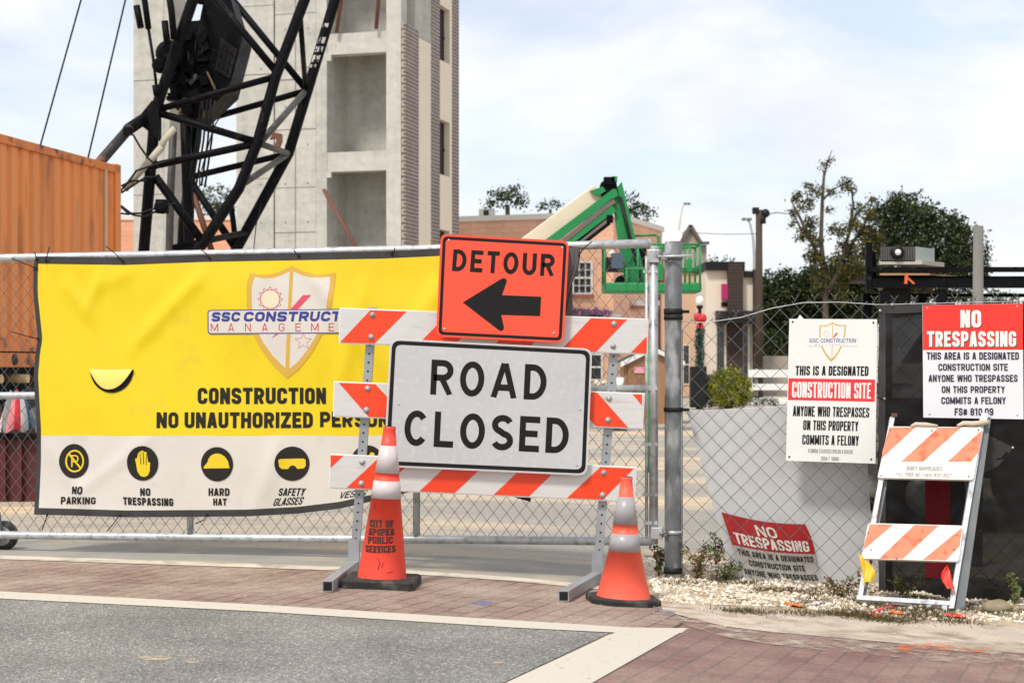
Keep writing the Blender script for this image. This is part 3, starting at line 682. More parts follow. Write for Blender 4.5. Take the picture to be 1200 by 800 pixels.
def sb(mb, l0, l1, d0, d1, z0, z1, m=0): return mb.obox(C1+DL*l0+DS*d0+UZ*z0, DL*(l1-l0), DS*(d1-d0), UZ*(z1-z0), m)
w = M(); sb(w, 0, .22, 0, 1.2, 0, 18.5); sb(w, .24, 1.38, .015, 1.2, 0, 18.5); w.build('wall', CONC, tw2)
w = M()
for z in (3.2, 7.1, 11, 14.9): sb(w, .24, 1.38, .005, .02, z, z+.02)
w.build('joint', bpy.data.materials['dark joint'], tw2)

PEACH = brick_mat('peach painted brick', (.74, .36, .215), (.78, .40, .245), (.66, .32, .19), .4, .2, .012)
PEACH2 = brick_mat('peach brick wall', (.76, .43, .285), (.80, .47, .32), (.70, .40, .265), .4, .2, .02)
COPE = mat('white coping', (.72, .68, .62), .6)
BRKRED = mat('red brick sill', (.35, .11, .08), .8)
def box_building(name, label, px0, px1, pytop, Y, depth, m, cope=COPE, coph=.18):
    a, b = PX(px0, HZ, Y), PX(px1, HZ, Y); zt = H+(HZ-pytop)*Y/F
    t = thing(name, label, 'building', ((a.x+b.x)/2, Y, 0))
    w = M(); w.obox((a.x, Y, 0), (b.x-a.x, 0, 0), (0, depth, 0), (0, 0, zt-coph)); w.build('wall', m, t)
    w = M(); w.obox((a.x-.05, Y-.06, zt-coph), (b.x-a.x+.1, 0, 0), (0, depth+.1, 0), (0, 0, coph)); w.build('coping', cope, t)
    return t
box_building('brick_building', 'long low orange brick building with white coping behind the crane', 60, 300, 253, 75, 12, PEACH)

# shop building: front face to the left of its corner, side face running back to the right
C2 = PX(719, HZ, 62); C2.z = 0; BL = Vector((-.943, .332, 0)); BS = Vector((.332, .943, 0)); ZT = H+(HZ-248)*62/F
shop = thing('shop_building', 'two storey peach brick shop with white multi pane windows and purple script lettering', 'building', C2)
def bb(mb, l0, l1, d0, d1, z0, z1, m=0): return mb.obox(C2+BL*l0+BS*d0+UZ*z0, BL*(l1-l0), BS*(d1-d0), UZ*(z1-z0), m)
w = M(); bb(w, 0, 9.5, 0, 7.1, 0, ZT-.2); w.build('wall', PEACH2, shop)
w = M(); bb(w, -.06, 9.6, -.07, 7.2, ZT-.2, ZT); w.build('coping', COPE, shop)
fp = Plane(C2, C2+BL, C2+UZ)
WFR = mat('white window frame', (.74, .71, .66), .5)
def window_px(parent, pl, x0, y0, x1, y1, nx, ny, sill=True, fr=WFR, gl=GLASSD, bar=.9):
    w = M(); w.prism([pl(x, y, .03) for x, y in rect(x0, y0, x1, y1)], -pl.n*.02); win = w.build('window', gl, parent, fix=True)
    w = M()
    def strip(a, b, c, d): w.prism([pl(x, y, .07) for x, y in rect(a, b, c, d)], -pl.n*.04)
    for i in range(nx+1):
        x = x0+(x1-x0)*i/nx; t = bar*1.5 if i in (0, nx) else bar*.6; strip(x-t/1.2, y0, x+t/1.2, y1)
    for j in range(ny+1):
        y = y0+(y1-y0)*j/ny; t = bar*1.5 if j in (0, ny, ny//2) else bar*.6; strip(x0+.01, y-t/1.2, x1-.01, y+t/1.2)
    w.build('frame', fr, win, fix=True)
    if sill:
        w = M(); w.prism([pl(x, y, .14) for x, y in rect(x0-3, y1+1, x1+2, y1+4.5)], -pl.n*.13); w.build('sill', BRKRED, win, fix=True)
window_px(shop, fp, 672, 307, 694, 344, 3, 4)
window_px(shop, fp, 615, 309, 637, 345, 3, 4); window_px(shop, fp, 560, 310, 582, 346, 3, 4)
sp_ = Plane(C2, C2+BS, C2+UZ)
w = M(); write_font(w, 'Serendipity', ((665,357),(719,361),(719,373),(665,371)), fp, .05, 0, bold=.03, shear=.4)
w.build('lettering', mat('purple sign letters', (.10, .035, .16), .5), shop)
w = M(); w.prism([fp(x, y, .12) for x, y in rect(664,369,707,373)], -fp.n*.11); w.build('awning_rail', DARKIN, shop, fix=True)
window_px(shop, fp, 692, 415, 706, 445, 1, 2, sill=False)
for x in (744, 761):
    w = M(); w.prism([sp_(a, b, .25) for a, b in rect(x-5, 352, x+5, 358)], -sp_.n*.24); wl = w.build('wall_lamp', COPE, shop, fix=True)
    w = M(); w.prism([sp_(a, b, .22) for a, b in rect(x-6, 358.5, x+6, 362)], -sp_.n*.2); w.build('bracket', BRKRED, wl, fix=True)
w = M(); w.tube(sp_(770.5, 345, .08), sp_(770.5, 470, .08), .05, n=8); w.build('downpipe', RUST, shop)
window_px(shop, sp_, 733, 420, 748, 455, 2, 2, sill=False); window_px(shop, sp_, 752, 418, 766, 456, 1, 2, sill=False)
acp = C2+BL*4.6+BS*1.2+UZ*ZT
ac = thing('rooftop_unit', 'small grey air conditioning unit on the flat roof of the peach shop', 'air conditioner', acp)
w = M(); bb(w, 5.15, 5.6, 1, 1.6, ZT+.04, ZT+.36); w.build('housing', mat('grey sheet metal', (.42, .43, .42), .5), ac)
w = M(); bb(w, 5.2, 5.4, .97, 1.0, ZT+.1, ZT+.3); w.build('grille', DARKIN, ac)

STN = mat('grey stucco', (.40, .36, .30), .85, var=.08, vs=.8); PNK = mat('peach stucco', (.62, .43, .31), .85, var=.06, vs=.8); ROOFW = mat('pale metal roof', (.74, .71, .66), .5)
Yc = 76; xa, xb = PX(775, 0, Yc).x, PX(828, 0, Yc).x; xp0, xp1, xpk = PX(796, 0, Yc).x, PX(819, 0, Yc).x, PX(808.5, 0, Yc).x
zf = lambda py: H+(HZ-py)*Yc/F
gb = thing('gabled_building', 'grey stucco building with pointed gable and pale roof beyond the boom lift', 'building', ((xa+xb)/2, Yc, 0))
w = M(); w.obox((xa, Yc, zf(318)), (xb-xa, 0, 0), (0, 9, 0), (0, 0, zf(287)-zf(318))); w.prism([(xp0, Yc-.15, zf(318)), (xp1+.3, Yc-.15, zf(318)), (xp1, Yc-.15, zf(283)), (xpk, Yc-.15, zf(265)), (xp0, Yc-.15, zf(287))], (0, 5, 0)); w.build('upper_wall', STN, gb, fix=True)
w = M(); w.obox((xa, Yc-.02, 0), (xb-xa, 0, 0), (0, 9, 0), (0, 0, zf(318)-.02)); w.build('lower_wall', PNK, gb)
w = M(); w.prism([(xa-.3, Yc-.3, zf(287)), (xp0+.1, Yc-.3, zf(285)), (xpk-.2, Yc+1.5, zf(266)), (xa+.6, Yc+3.5, zf(266))], (0, 3, .05)); w.build('roof', ROOFW, gb, fix=True)
w = M(); w.beam((xpk, Yc-.2, zf(264.5)), (xp1+.05, Yc-.2, zf(284)), .3, .14); w.beam((xpk, Yc-.2, zf(264.5)), (xp0, Yc-.2, zf(287)), .3, .14); w.beam((xp1, Yc-.1, zf(285)), (xb+.1, Yc-.1, zf(285)), .3, .12); w.build('trim', mat('dark trim', (.13, .11, .10), .6), gb)
gp = Plane((xa, Yc, 0), (xb, Yc, 0), (xa, Yc, 3))
window_px(gb, gp, 817, 329, 823, 346, 1, 2, sill=False, bar=.5); window_px(gb, gp, 800, 404, 808, 450, 1, 2, sill=False, bar=.6)

Yd = 72; zf = lambda py: H+(HZ-py)*Yd/F; X_ = lambda px_: PX(px_, 0, Yd).x
CRM2 = mat('cream stucco', (.80, .72, .60), .8, var=.03, vs=.6); DKBR = brick_mat('dark brown brick', (.035, .022, .018), (.048, .030, .024), (.055, .04, .034), .4, .15, .02)
cb_ = thing('storefront', 'cream storefront with black cornice, dark brick piers and small maroon sign', 'building', (X_(857), Yd, 0))
w = M(); w.obox((X_(827), Yd, 0), (X_(890)-X_(827), 0, 0), (0, 10, 0), (0, 0, zf(317))); w.build('wall', CRM2, cb_)
w = M(); w.obox((X_(826), Yd-.25, zf(317)), (X_(872)-X_(826), 0, 0), (0, 10, 0), (0, 0, zf(307)-zf(317))); w.obox((X_(872), Yd-.2, zf(325)), (X_(890)-X_(872), 0, 0), (0, 8, 0), (0, 0, .25)); w.build('cornice', BLACKPL, cb_)
for a, b, t in ((852, 869.5, 309), (882, 890, 316)):
    w = M(); w.obox((X_(a), Yd-.35, 0), (X_(b)-X_(a), 0, 0), (0, 1.2, 0), (0, 0, zf(t))); w.build('brick_pier', DKBR, cb_)
w = M(); w.obox((X_(872), Yd+.5, zf(324)), (X_(879)-X_(872), 0, 0), (0, 2, 0), (0, 0, .3)); w.build('roof_vent', COPE, cb_)
w = M(); w.obox((X_(845), Yd-.3, zf(351)), (X_(858)-X_(845), 0, 0), (0, .28, 0), (0, 0, zf(333)-zf(351))); w.build('sign_board', mat('maroon sign board', (.42, .012, .13), .5), cb_)
w = M(); w.obox((X_(845), Yd-.05, zf(359)), (X_(853)-X_(845), 0, 0), (0, .05, 0), (0, 0, zf(354)-zf(359))); w.build('vent', DARKIN, cb_)
w = M(); w.prism([(X_(838), Yd-1.2, zf(379)), (X_(838), Yd-1.2, zf(374)), (X_(838), Yd-.02, zf(364)), (X_(838), Yd-.02, zf(379))], (X_(886)-X_(838), 0, 0)); w.build('awning', BLACKPL, cb_, fix=True)
w = M(); w.obox((X_(840), Yd-.06, .3), (X_(851)-X_(840), 0, 0), (0, .05, 0), (0, 0, zf(380)-.3)); w.obox((X_(872), Yd-.06, .3), (X_(878)-X_(872), 0, 0), (0, .05, 0), (0, 0, zf(380)-.3)); gl_ = w.build('shop_window', GLASSD, cb_)
w = M()
for x in (848.5, 876): w.obox((X_(x), Yd-.12, .2), (.08, 0, 0), (0, .05, 0), (0, 0, zf(380)-.2))
w.build('mullion', CRM2, gl_)
w = M(); w.obox((X_(895), 73, 0), (X_(1060)-X_(895), 0, 0), (0, .3, 0), (0, 0, H+(HZ-417)*73/F)); o = w.build('wall', mat('beige block wall', (.38, .33, .27), .9, var=.08, vs=1)); tag(o, 'low beige wall running behind the white board fence', 'wall')

# ================================================================== trees and plants
LEAF = {'oak': [mat('dark oak leaf', (.022, .031, .011), .7, spec=.15), mat('oak leaf', (.036, .050, .017), .7, spec=.15), mat('pale oak leaf', (.065, .08, .03), .7, spec=.15)],
        'thin': [mat('olive leaf', (.06, .065, .02), .7, spec=.15), mat('yellowing leaf', (.16, .125, .025), .7, spec=.15), mat('dull leaf', (.035, .042, .016), .7, spec=.15)],
        'bush': [mat('yellow green leaf', (.34, .32, .03), .6, spec=.2), mat('bush leaf', (.17, .19, .025), .6, spec=.2), mat('dark bush leaf', (.06, .075, .015), .6, spec=.2)],
        'far': [mat('far leaf', (.06, .075, .035), .7, spec=.15), mat('far pale leaf', (.10, .11, .055), .7, spec=.15), mat('far dark leaf', (.045, .06, .03), .65)]}
BARK = mat('grey brown bark', (.085, .066, .05), .9, var=.25, vs=3, stretch=(1, 1, .3))
BARKD = mat('dark bark', (.07, .055, .042), .9, var=.25, vs=3)
LF = .62
def tree(name, label, Y, kind, blobs, limbs, leaf, dens=1., seed=1, cat='tree', group=None, weights=(4, 4, 2), bark=BARK, flat=1.):
    rn = random.Random(seed); base = limbs[0][0][0][0]
    bx = PX(base, HZ, Y).x
    t = thing(name, label, cat, (bx, Y, gz(bx, Y)), group); s = Y/F
    wd = M()
    for pts, r0, r1 in limbs:
        q = []
        for i, p in enumerate(pts):
            z = PX(p[0], p[1], Y+(p[2] if len(p) > 2 else 0)); 
            if p[1] >= 470: z.z = gz(z.x, z.y)-.05
            q.append(z)
        k = len(q); wd.path(q, [r0+(r1-r0)*i/(k-1) for i in range(k)], 7)
    wd.build('trunk', bark, t)
    cr = M()
    for bxp, byp, br in blobs:
        c = PX(bxp, byp, Y+rn.uniform(-1, 1)*br*s*.8); r = br*s
        ncl = max(4, int(dens*1.9*(r/(leaf*LF))**2))
        for _ in range(ncl):
            d = Vector((rn.gauss(0, 1), rn.gauss(0, 1)*.9, rn.gauss(0, 1)*flat)).normalized()*r*(rn.random()**.45)
            cc = c+d; mi = rn.choices((0, 1, 2), weights)[0]; cs = leaf*LF*rn.uniform(1.2, 2.6)
            for _ in range(9):
                p = cc+Vector((rn.gauss(0, .5), rn.gauss(0, .5), rn.gauss(0, .4)))*cs
                n = Vector((rn.gauss(0, 1), rn.gauss(0, 1), rn.gauss(.4, 1))).normalized(); a = n.orthogonal().normalized(); a.rotate(Matrix.Rotation(rn.uniform(0, 6.28), 3, n)); b = n.cross(a)
                l = leaf*LF*rn.uniform(.6, 1.25)
                cr.add([p-a*l*.6, p-b*l*.32, p+a*l*.6, p+b*l*.32], [(0, 1, 2, 3)], mi if rn.random() < .75 else rn.choice((0, 1, 2)))
    cr.build('crown', LEAF[kind], t)
    return t
tree('oak_tree', 'large dark green rounded oak rising behind the black steel rack', 120, 'oak',
     [(1040,262,28),(1066,248,26),(1080,268,30),(1110,280,30),(1135,290,24),(1125,310,30),(1095,305,32),(1060,295,32),(1035,290,26),(1145,312,16),(1052,240,16),(1030,252,16),(1085,330,34),(1050,330,30),(1120,335,26),(1150,330,12),(1092,255,16),(1120,268,14),(1148,296,11),(1152,318,8)],
     [([(1085,474),(1083,400),(1080,340)], .7, .5), ([(1080,350),(1060,310),(1045,265)], .4, .1), ([(1082,345),(1110,310),(1125,285)], .4, .1)], .38, 1.7, 11, weights=(5, 4, 1.5), bark=BARKD)
tree('spreading_tree', 'low dense dark tree with a broad crown behind the white board fence', 95, 'oak',
     [(900,335,16),(920,328,13),(945,328,13),(975,325,14),(1000,322,15),(1035,325,18),(900,365,18),(905,410,24),(912,425,24),(950,425,28),(990,425,28),(1030,425,28),(1075,400,30),(1110,390,28),(1150,395,30),(1190,400,30),(915,352,22),(940,340,20),(965,335,24),(990,338,24),(1015,340,24),(930,375,30),(965,368,34),(1000,368,34),(1035,365,28),(905,392,24),(940,400,30),(980,400,30),(1020,400,30),(895,345,12),(950,322,10),(985,318,10),(1060,380,28)],
     [([(965,474),(965,420),(970,370)], .6, .35)], .32, 3.2, 12, weights=(5, 4, 1), bark=BARKD)
tree('half_bare_tree', 'tall half bare tree with a broken top and sparse yellowing leaves', 85, 'thin',
     [(966,195,5),(973,188,4),(935,232,8),(930,250,7),(945,240,9),(955,225,8),(950,262,9),(975,225,6),(990,215,8),(997,222,6),(940,275,8),(955,285,9),(975,270,5),(985,270,10),(1000,262,9),(990,290,10),(1010,270,9),(1005,245,7),(1015,275,11),(1022,295,12),(1008,315,13),(1030,280,10),(1020,252,8),(960,305,8),(995,312,12),(1015,300,9),(930,262,5),(945,218,5),(955,300,12),(970,310,10),(985,305,12),(1000,300,12),(948,270,9),(1008,285,10),(960,330,12),(985,348,10),(1022,232,5),(972,245,5),(985,330,12)],
     [([(968,474),(968,400),(967,330),(962,280),(964,230),(966,200)], .19, .06), ([(966,206),(970,190),(975,176)], .06, .015), ([(967,320),(952,285),(935,250),(927,235)], .13, .03), ([(950,282),(940,272),(930,250,1)], .1, .03),
      ([(968,345),(985,315),(993,280),(1003,252),(1022,232)], .15, .03), ([(996,268),(1000,240),(997,215)], .1, .02), ([(964,235),(975,222),(990,216)], .06, .02), ([(990,300),(1008,270),(1020,250)], .1, .03)], .20, 1.9, 13, weights=(4, 3, 3))
tree('background_tree', 'small leafy treetop showing over the left end of the peach shop roof', 110, 'oak', [(585,232,12),(598,230,12),(612,238,9),(575,240,8),(604,222,5)], [([(595,474),(595,240)], .4, .15)], .34, 1.2, 14)
tree('background_tree', 'narrow sliver of treetop above the peach shop parapet beside the boom lift', 112, 'oak', [(640,241,6),(650,241,7),(634,243,5)], [([(645,474),(645,245)], .3, .1)], .32, 1.2, 15)
tree('background_tree', 'dark round treetop behind the peach shop to the right of the green boom elbow', 112, 'oak', [(742,240,10),(752,243,10),(757,252,9),(740,252,9),(748,260,12),(738,232,5)], [([(748,474),(748,255)], .4, .15)], .32, 1.0, 16)
tree('background_tree', 'pale small tree above the storefront cornice', 130, 'far', [(842,312,8),(852,308,7),(857,316,8),(836,305,4)], [([(848,474),(848,315)], .3, .1)], .36, .9, 17)
tree('background_tree', 'grey green treetop seen through the crane lattice', 115, 'far', [(250,232,14),(262,226,10),(270,240,12),(242,244,10),(256,248,16),(240,222,6)], [([(255,474),(255,240)], .3, .1)], .30, .75, 18)
tree('distant_tree', 'pale far treeline clump under the black rack beams', 190, 'far', [(1150,352,12),(1170,350,12),(1185,354,10),(1140,358,10),(1200,360,12),(1165,365,16),(1188,368,14)], [([(1168,474),(1168,360)], .4, .15)], .6, 1.2, 19)
tree('shrub', 'rounded yellow green shrub beside the festive lamp post', 50, 'bush', [(842,448,14),(856,446,14),(868,452,12),(848,460,16),(862,462,14),(836,458,10),(873,463,9),(858,436,7),(845,438,6),(834,468,9),(845,470,10),(858,470,10),(870,469,8),(832,446,8),(874,450,8)], [([(853,479),(853,462)], .12, .06)], .09, 2.6, 20, cat='shrub')
tree('shrub', 'low dark green clump of plants at the foot of the white board fence', 53, 'oak', [(884,468,7),(895,470,6),(906,471,6),(875,468,6)], [([(890,478),(890,470)], .05, .03)], .08, 1.2, 21, cat='shrub')

# ================================================================== far street furniture
WOODP = mat('brown utility pole wood', (.06, .042, .028), .85, var=.2, vs=3, stretch=(1, 1, .2))
Yp = 68
up = thing('utility_pole', 'brown wooden utility pole with black fittings at its top', 'utility pole', (PX(889.5,0,Yp).x, Yp, 0))
a = PX(889.5, 246, Yp); M().tube((a.x, Yp, 0), a, .17, .13, 10).build('pole', WOODP, up)
w = M(); w.tube(PX(884.5,248,Yp), PX(897,248,Yp), .07, n=8); w.box(PX(885.5,247,Yp), (.25,.25,.25)); w.ball(PX(897,250,Yp), .18); w.tube(PX(893,253,Yp), PX(893,262,Yp), .16, n=10); w.build('fitting', BLACKPL, up)
sl = thing('street_light', 'thin grey street light with a curved arm beside the utility pole', 'street light', (PX(884,0,80).x, 80, 0))
M().path([(PX(884,0,80).x,80,0), PX(884,300,80), PX(882.5,278,80), PX(879,262,80), PX(876,257,80)], [.09,.07,.06,.05,.05], 8).build('pole', GALV, sl)
M().box(PX(875,257,80), (.45,.2,.12)).build('lamp_head', GALV_OLD, sl)
sl = thing('street_light', 'white street light standing behind the pale gabled roof', 'street light', (PX(794,0,88).x, 88, 0))
M().path([(PX(794,0,88).x,88,0), PX(794,266,88), PX(797,250,88), PX(799.5,240,88), PX(803,238.5,88)], [.16,.14,.09,.07,.06], 8).build('pole', WHT, sl)
M().box(PX(805,238.8,88), (.35,.2,.1)).build('lamp_head', GALV_OLD, sl)
wr = M(); wr.path([PX(815,273,66), PX(850,274.5,67), PX(888,274,68)], .012, 4); o = wr.build('overhead_wire', BLACKPL); tag(o, 'thin overhead wire running left from the utility pole', 'wire')
wr = M(); wr.path([PX(897,252,68), PX(910,249,70), PX(927,251,84)], .02, 4); o = wr.build('overhead_wire', BLACKPL); tag(o, 'sagging overhead wire from the utility pole to the half bare tree', 'wire')

Yl = 50; lx = PX(820, 0, Yl).x; zl = lambda py: H+(HZ-py)*Yl/F
lp = thing('lamp_post', 'black lamp post with white globe, red bow and green garland', 'lamp post', (lx, Yl, 0))
M().lathe((lx,Yl,0), [(.11,0),(.11,.5),(.06,.6),(.05,zl(362)),(.09,zl(361)),(.10,zl(358))], 12).build('post', BLACKPL, lp)
M().ball((lx,Yl,zl(353)), .125, 14, sc=(1,1,1.25)).build('globe', mat('white globe', (.82,.80,.78), .3), lp)
gm = M(); rn = random.Random(5)
for i in range(3200):
    z = rn.uniform(zl(470), zl(384)); a = rn.uniform(0, 6.28); r = .09+rn.uniform(-.02, .05)*math.sin(z*9+a)+rn.uniform(0,.03); p = Vector((lx+r*math.cos(a), Yl+r*math.sin(a), z)); d = Vector((rn.gauss(0,1),rn.gauss(0,1),rn.gauss(0,1))).normalized()*.055; e = d.orthogonal().normalized()*.016
    gm.add([p-e, p+e, p+d], [(0,1,2)])
gm.build('garland', mat('green garland', (.02, .07, .045), .6), lp)
bw = M(); bw.ball((lx-.08,Yl-.12,zl(372)), .13, 10, sc=(.9,.6,1.15)); bw.ball((lx+.08,Yl-.12,zl(373)), .13, 10, sc=(.9,.6,1.05)); bw.ball((lx,Yl-.17,zl(374)), .07, 8)
bw.prism([(lx-.03,Yl-.14,zl(375)),(lx-.14,Yl-.14,zl(384)),(lx-.04,Yl-.14,zl(384.5))], (0,.03,0)); bw.prism([(lx+.03,Yl-.14,zl(375)),(lx+.02,Yl-.14,zl(384.5)),(lx+.12,Yl-.14,zl(383))], (0,.03,0))
bw.build('bow', mat('red ribbon', (.62, .02, .03), .5), lp)
M().box((lx-.05,Yl,zl(478)+.62), (.46,.46,1.2)).build('planter', BLACKPL, lp, bevel=.02)

bf = thing('board_fence', 'white three board fence beside the shrub', 'fence', (PX(940,0,55).x, 55, 0))
for a, b in ((433,442),(449.5,457),(465.5,473)):
    w = M(); w.obox(PX(877,b,55), (PX(1020,0,55).x-PX(877,0,55).x,0,0), (0,.04,0), (0,0,(b-a)*55/F)); w.build('board', WHT, bf)
for x in (884.5, 925, 965, 1005):
    p = PX(x,0,55.05); w = M(); w.obox((p.x,55.05,0), (.1,0,0), (0,.1,0), (0,0,1.18)); w.build('post', GALV_OLD if x < 890 else WHT, bf)

# small brown shed
Ys = 37; q = lambda x, y, dy=0.: PX(x, y, Ys)+Vector((0, dy, 0))
sh = thing('shed', 'small brown wooden shed with white gable trim and a pink notice', 'shed', (PX(752,0,Ys).x, Ys, 0))
WOODB = mat('orange brown wood', (.36, .19, .09), .75, var=.18, vs=4, stretch=(3, 3, .4))
zb = 0
def shp(pts): return [Vector((PX(x,0,Ys).x, Ys, max(0, PX(x,y,Ys).z))) for x, y in pts]
w = M(); w.prism(shp([(731,520),(798,520),(798,423),(764,410),(731,424)]), (0,1.2,0)); w.build('wall', WOODB, sh, fix=True)
w = M(); o_ = [(736,500)]+[(747.5-11.5*math.cos(R(a)), 428-10*math.sin(R(a))) for a in range(0,181,20)]+[(759,500)]; w.prism([v-Vector((0,.05,0)) for v in shp(o_)], (0,.04,0)); dr = w.build('door', mat('brown door panel', (.31,.155,.075), .7, var=.15, vs=4, stretch=(3,3,.4)), sh, fix=True)
w = M(); w.prism([v-Vector((0,.07,0)) for v in shp([(743,430),(755,430),(755,437),(743,437)])], (0,.015,0)); w.build('notice', mat('pink paper', (.80,.36,.42), .7), dr, fix=True)
w = M(); w.prism([v-Vector((0,.12,0)) for v in shp([(727,424),(764,406),(802,423),(802,428),(764,411.5),(727,430)])], (0,.1,0)); w.build('gable_trim', WHT, sh, fix=True)
w = M(); w.prism([v-Vector((0,.0,0)) for v in shp([(726,423),(764,404.5),(803,422),(803,423.5),(764,406.2),(726,424.6)])], (0,1.35,0)); w.build('roof', mat('dark shed roof', (.06,.055,.05), .8), sh, fix=True)
bk_ = thing('bucket', 'white bucket left beside the brown wooden shed', 'bucket', (PX(726.5,0,33).x, 33, 0))
zb_ = PX(0,455,33).z
w = M(); w.lathe((PX(726.5,0,33).x,33,0), [(.05,0),(.05,zb_),(.055,zb_+.02),(.09,PX(0,442,33).z),(.08,PX(0,442,33).z)], 14); w.build('pail', WHT, bk_)
w = M(); w.lathe((PX(726.5,0,33).x,33,0), [(.14,0),(.14,zb_-.02),(.1,zb_-.01)], 12); w.build('stand', GALV_OLD, bk_)
w = M(); rn = random.Random(9)
for i in range(60): rock(w, PX(rn.uniform(699,714), rn.uniform(448,454), 36)-Vector((0,rn.uniform(0,.6),.0)), rn.uniform(.04,.10), 0)
w.lathe((PX(706,0,36).x,35.8,0), [(.7,0),(.45,.5),(.1,PX(0,450,36).z)], 9, 1)
o = w.build('rubble_pile', [KERB, GALV_OLD]); tag(o, 'low pile of pale rubble far behind the barricade post', 'rubble')
w = M(); w.tube((PX(760.2,0,20).x,20,0), PX(760.2,405,20), .035, n=8); w.box((PX(757.6,0,20).x,19.98,.95), (.012,.04,1.0), 1); o = w.build('marker_post', [mat('green post paint', (.02,.30,.08), .5), YINK]); tag(o, 'thin green marker post with a yellow edge behind the gate frame', 'post')

# ================================================================== orange container on its trailer
CONT = mat('orange container paint', (.75, .255, .062), .55, var=.10, vs=1.6, col2=(.30, .095, .03), c2=(.54, .74), c2s=3.2, stretch=(1, 1, .22))
CONTD = mat('rusty orange steel', (.66, .20, .045), .6, var=.2, vs=4, col2=(.12, .05, .025), c2=(.55, .68), c2s=5)
K0 = PX(141, HZ, 23.5); K1 = PX(0, HZ, 20.2); kd = Vector((K1.x-K0.x, K1.y-K0.y, 0)).normalized(); kn = Vector((kd.y, -kd.x, 0))
if kn.x < 0: kn = -kn
K0.z = 0; ZB, ZTt = 1.42, 3.99; LEN = 12.19; kin = -kn
ct = thing('shipping_container', 'rust streaked orange corrugated shipping container raised on a trailer', 'shipping container', K0+kd*LEN/2+Vector((0,0,ZB)))
w = M(); P = []; L_ = .16; t = .0
prof = []
while t < LEN-.3:
    prof += [(t, 0), (t+.07, 0), (t+.105, .036), (t+.175, .036), (t+.21, 0)]; t += .28
prof = [(a+.15, b) for a, b in prof if a+.15 < LEN-.12]
for z in (ZB+.16, ZTt-.1): P.append([K0+kd*a+kin*(b+.03)+UZ*z for a, b in prof])
w.grid(P, 0, False); w.build('side_wall', CONT, ct)
w = M(); w.obox(K0+kin*.09+UZ*ZB+kd*.05, kd*(LEN-.1), kin*2.26, UZ*(ZTt-ZB-.03)); w.build('body', CONT, ct)
w = M(); w.obox(K0+UZ*(ZTt-.1), kd*LEN, kin*.1, UZ*.1); w.build('top_rail', CONTD, ct)
w = M(); w.obox(K0+UZ*ZB, kd*LEN, kin*.1, UZ*.16); w.build('bottom_rail', CONTD, ct)
w = M(); w.obox(K0-kd*.02+UZ*(ZB-.0), kd*.17, kin*.17, UZ*(ZTt-ZB+.02)); w.build('corner_post', CONT, ct)
w = M(); w.obox(K0+kd*.42+UZ*(ZB+.1)+kn*.004, kd*.05, kin*.03, UZ*(ZTt-ZB-.2)); w.build('seam_strip', mat('pale conduit', (.62,.45,.30), .6), ct)
# black trailer with rusty beam
tr = thing('trailer', 'black equipment trailer with a rusty orange beam under the container', 'trailer', K0+kd*6)
w = M(); w.obox(K0+kn*.02+UZ*(ZB-.19), kd*LEN, kin*2.4, UZ*.17); fr = w.build('deck_beam', CONTD, tr)
w = M()
for d in (3.05, 5.5): w.tube(K0+kd*(d-.0)+kn*.03+UZ*(ZB-.10), K0+kd*d+kn*.0+UZ*(ZB-.10), .07, n=14)
w.build('socket_hole', BLACKPL, fr)
w = M(); w.obox(K0+kin*.25+UZ*.45, kd*LEN, kin*1.9, UZ*(ZB-.19-.45)); w.build('frame', BLACK, tr)
for d in (1.2, 2.4, 3.6, 9.5):
    w = M(); c = K0+kd*d+UZ*.5; w.lathe(c+kin*.05, [(.28,0),(.48,.02),(.5,.06),(.5,.24),(.45,.28)], 20, ax=kin); wh = w.build('wheel', RUBBER, tr)
    w = M(); w.lathe(c+kin*.02, [(.10,0),(.24,.03),(.26,.06)], 16, ax=kin); w.build('rim', GALV_OLD, wh)
w = M()
LENS = mat('tan lamp lens', (.60,.42,.20), .4)
for d in (2.75, 3.4, 4.05): M().tube(K0+kd*d+kn*.04+UZ*(ZB-.33), K0+kd*d+kin*.3+UZ*(ZB-.33), .055, n=10).build('marker_light', LENS, tr)

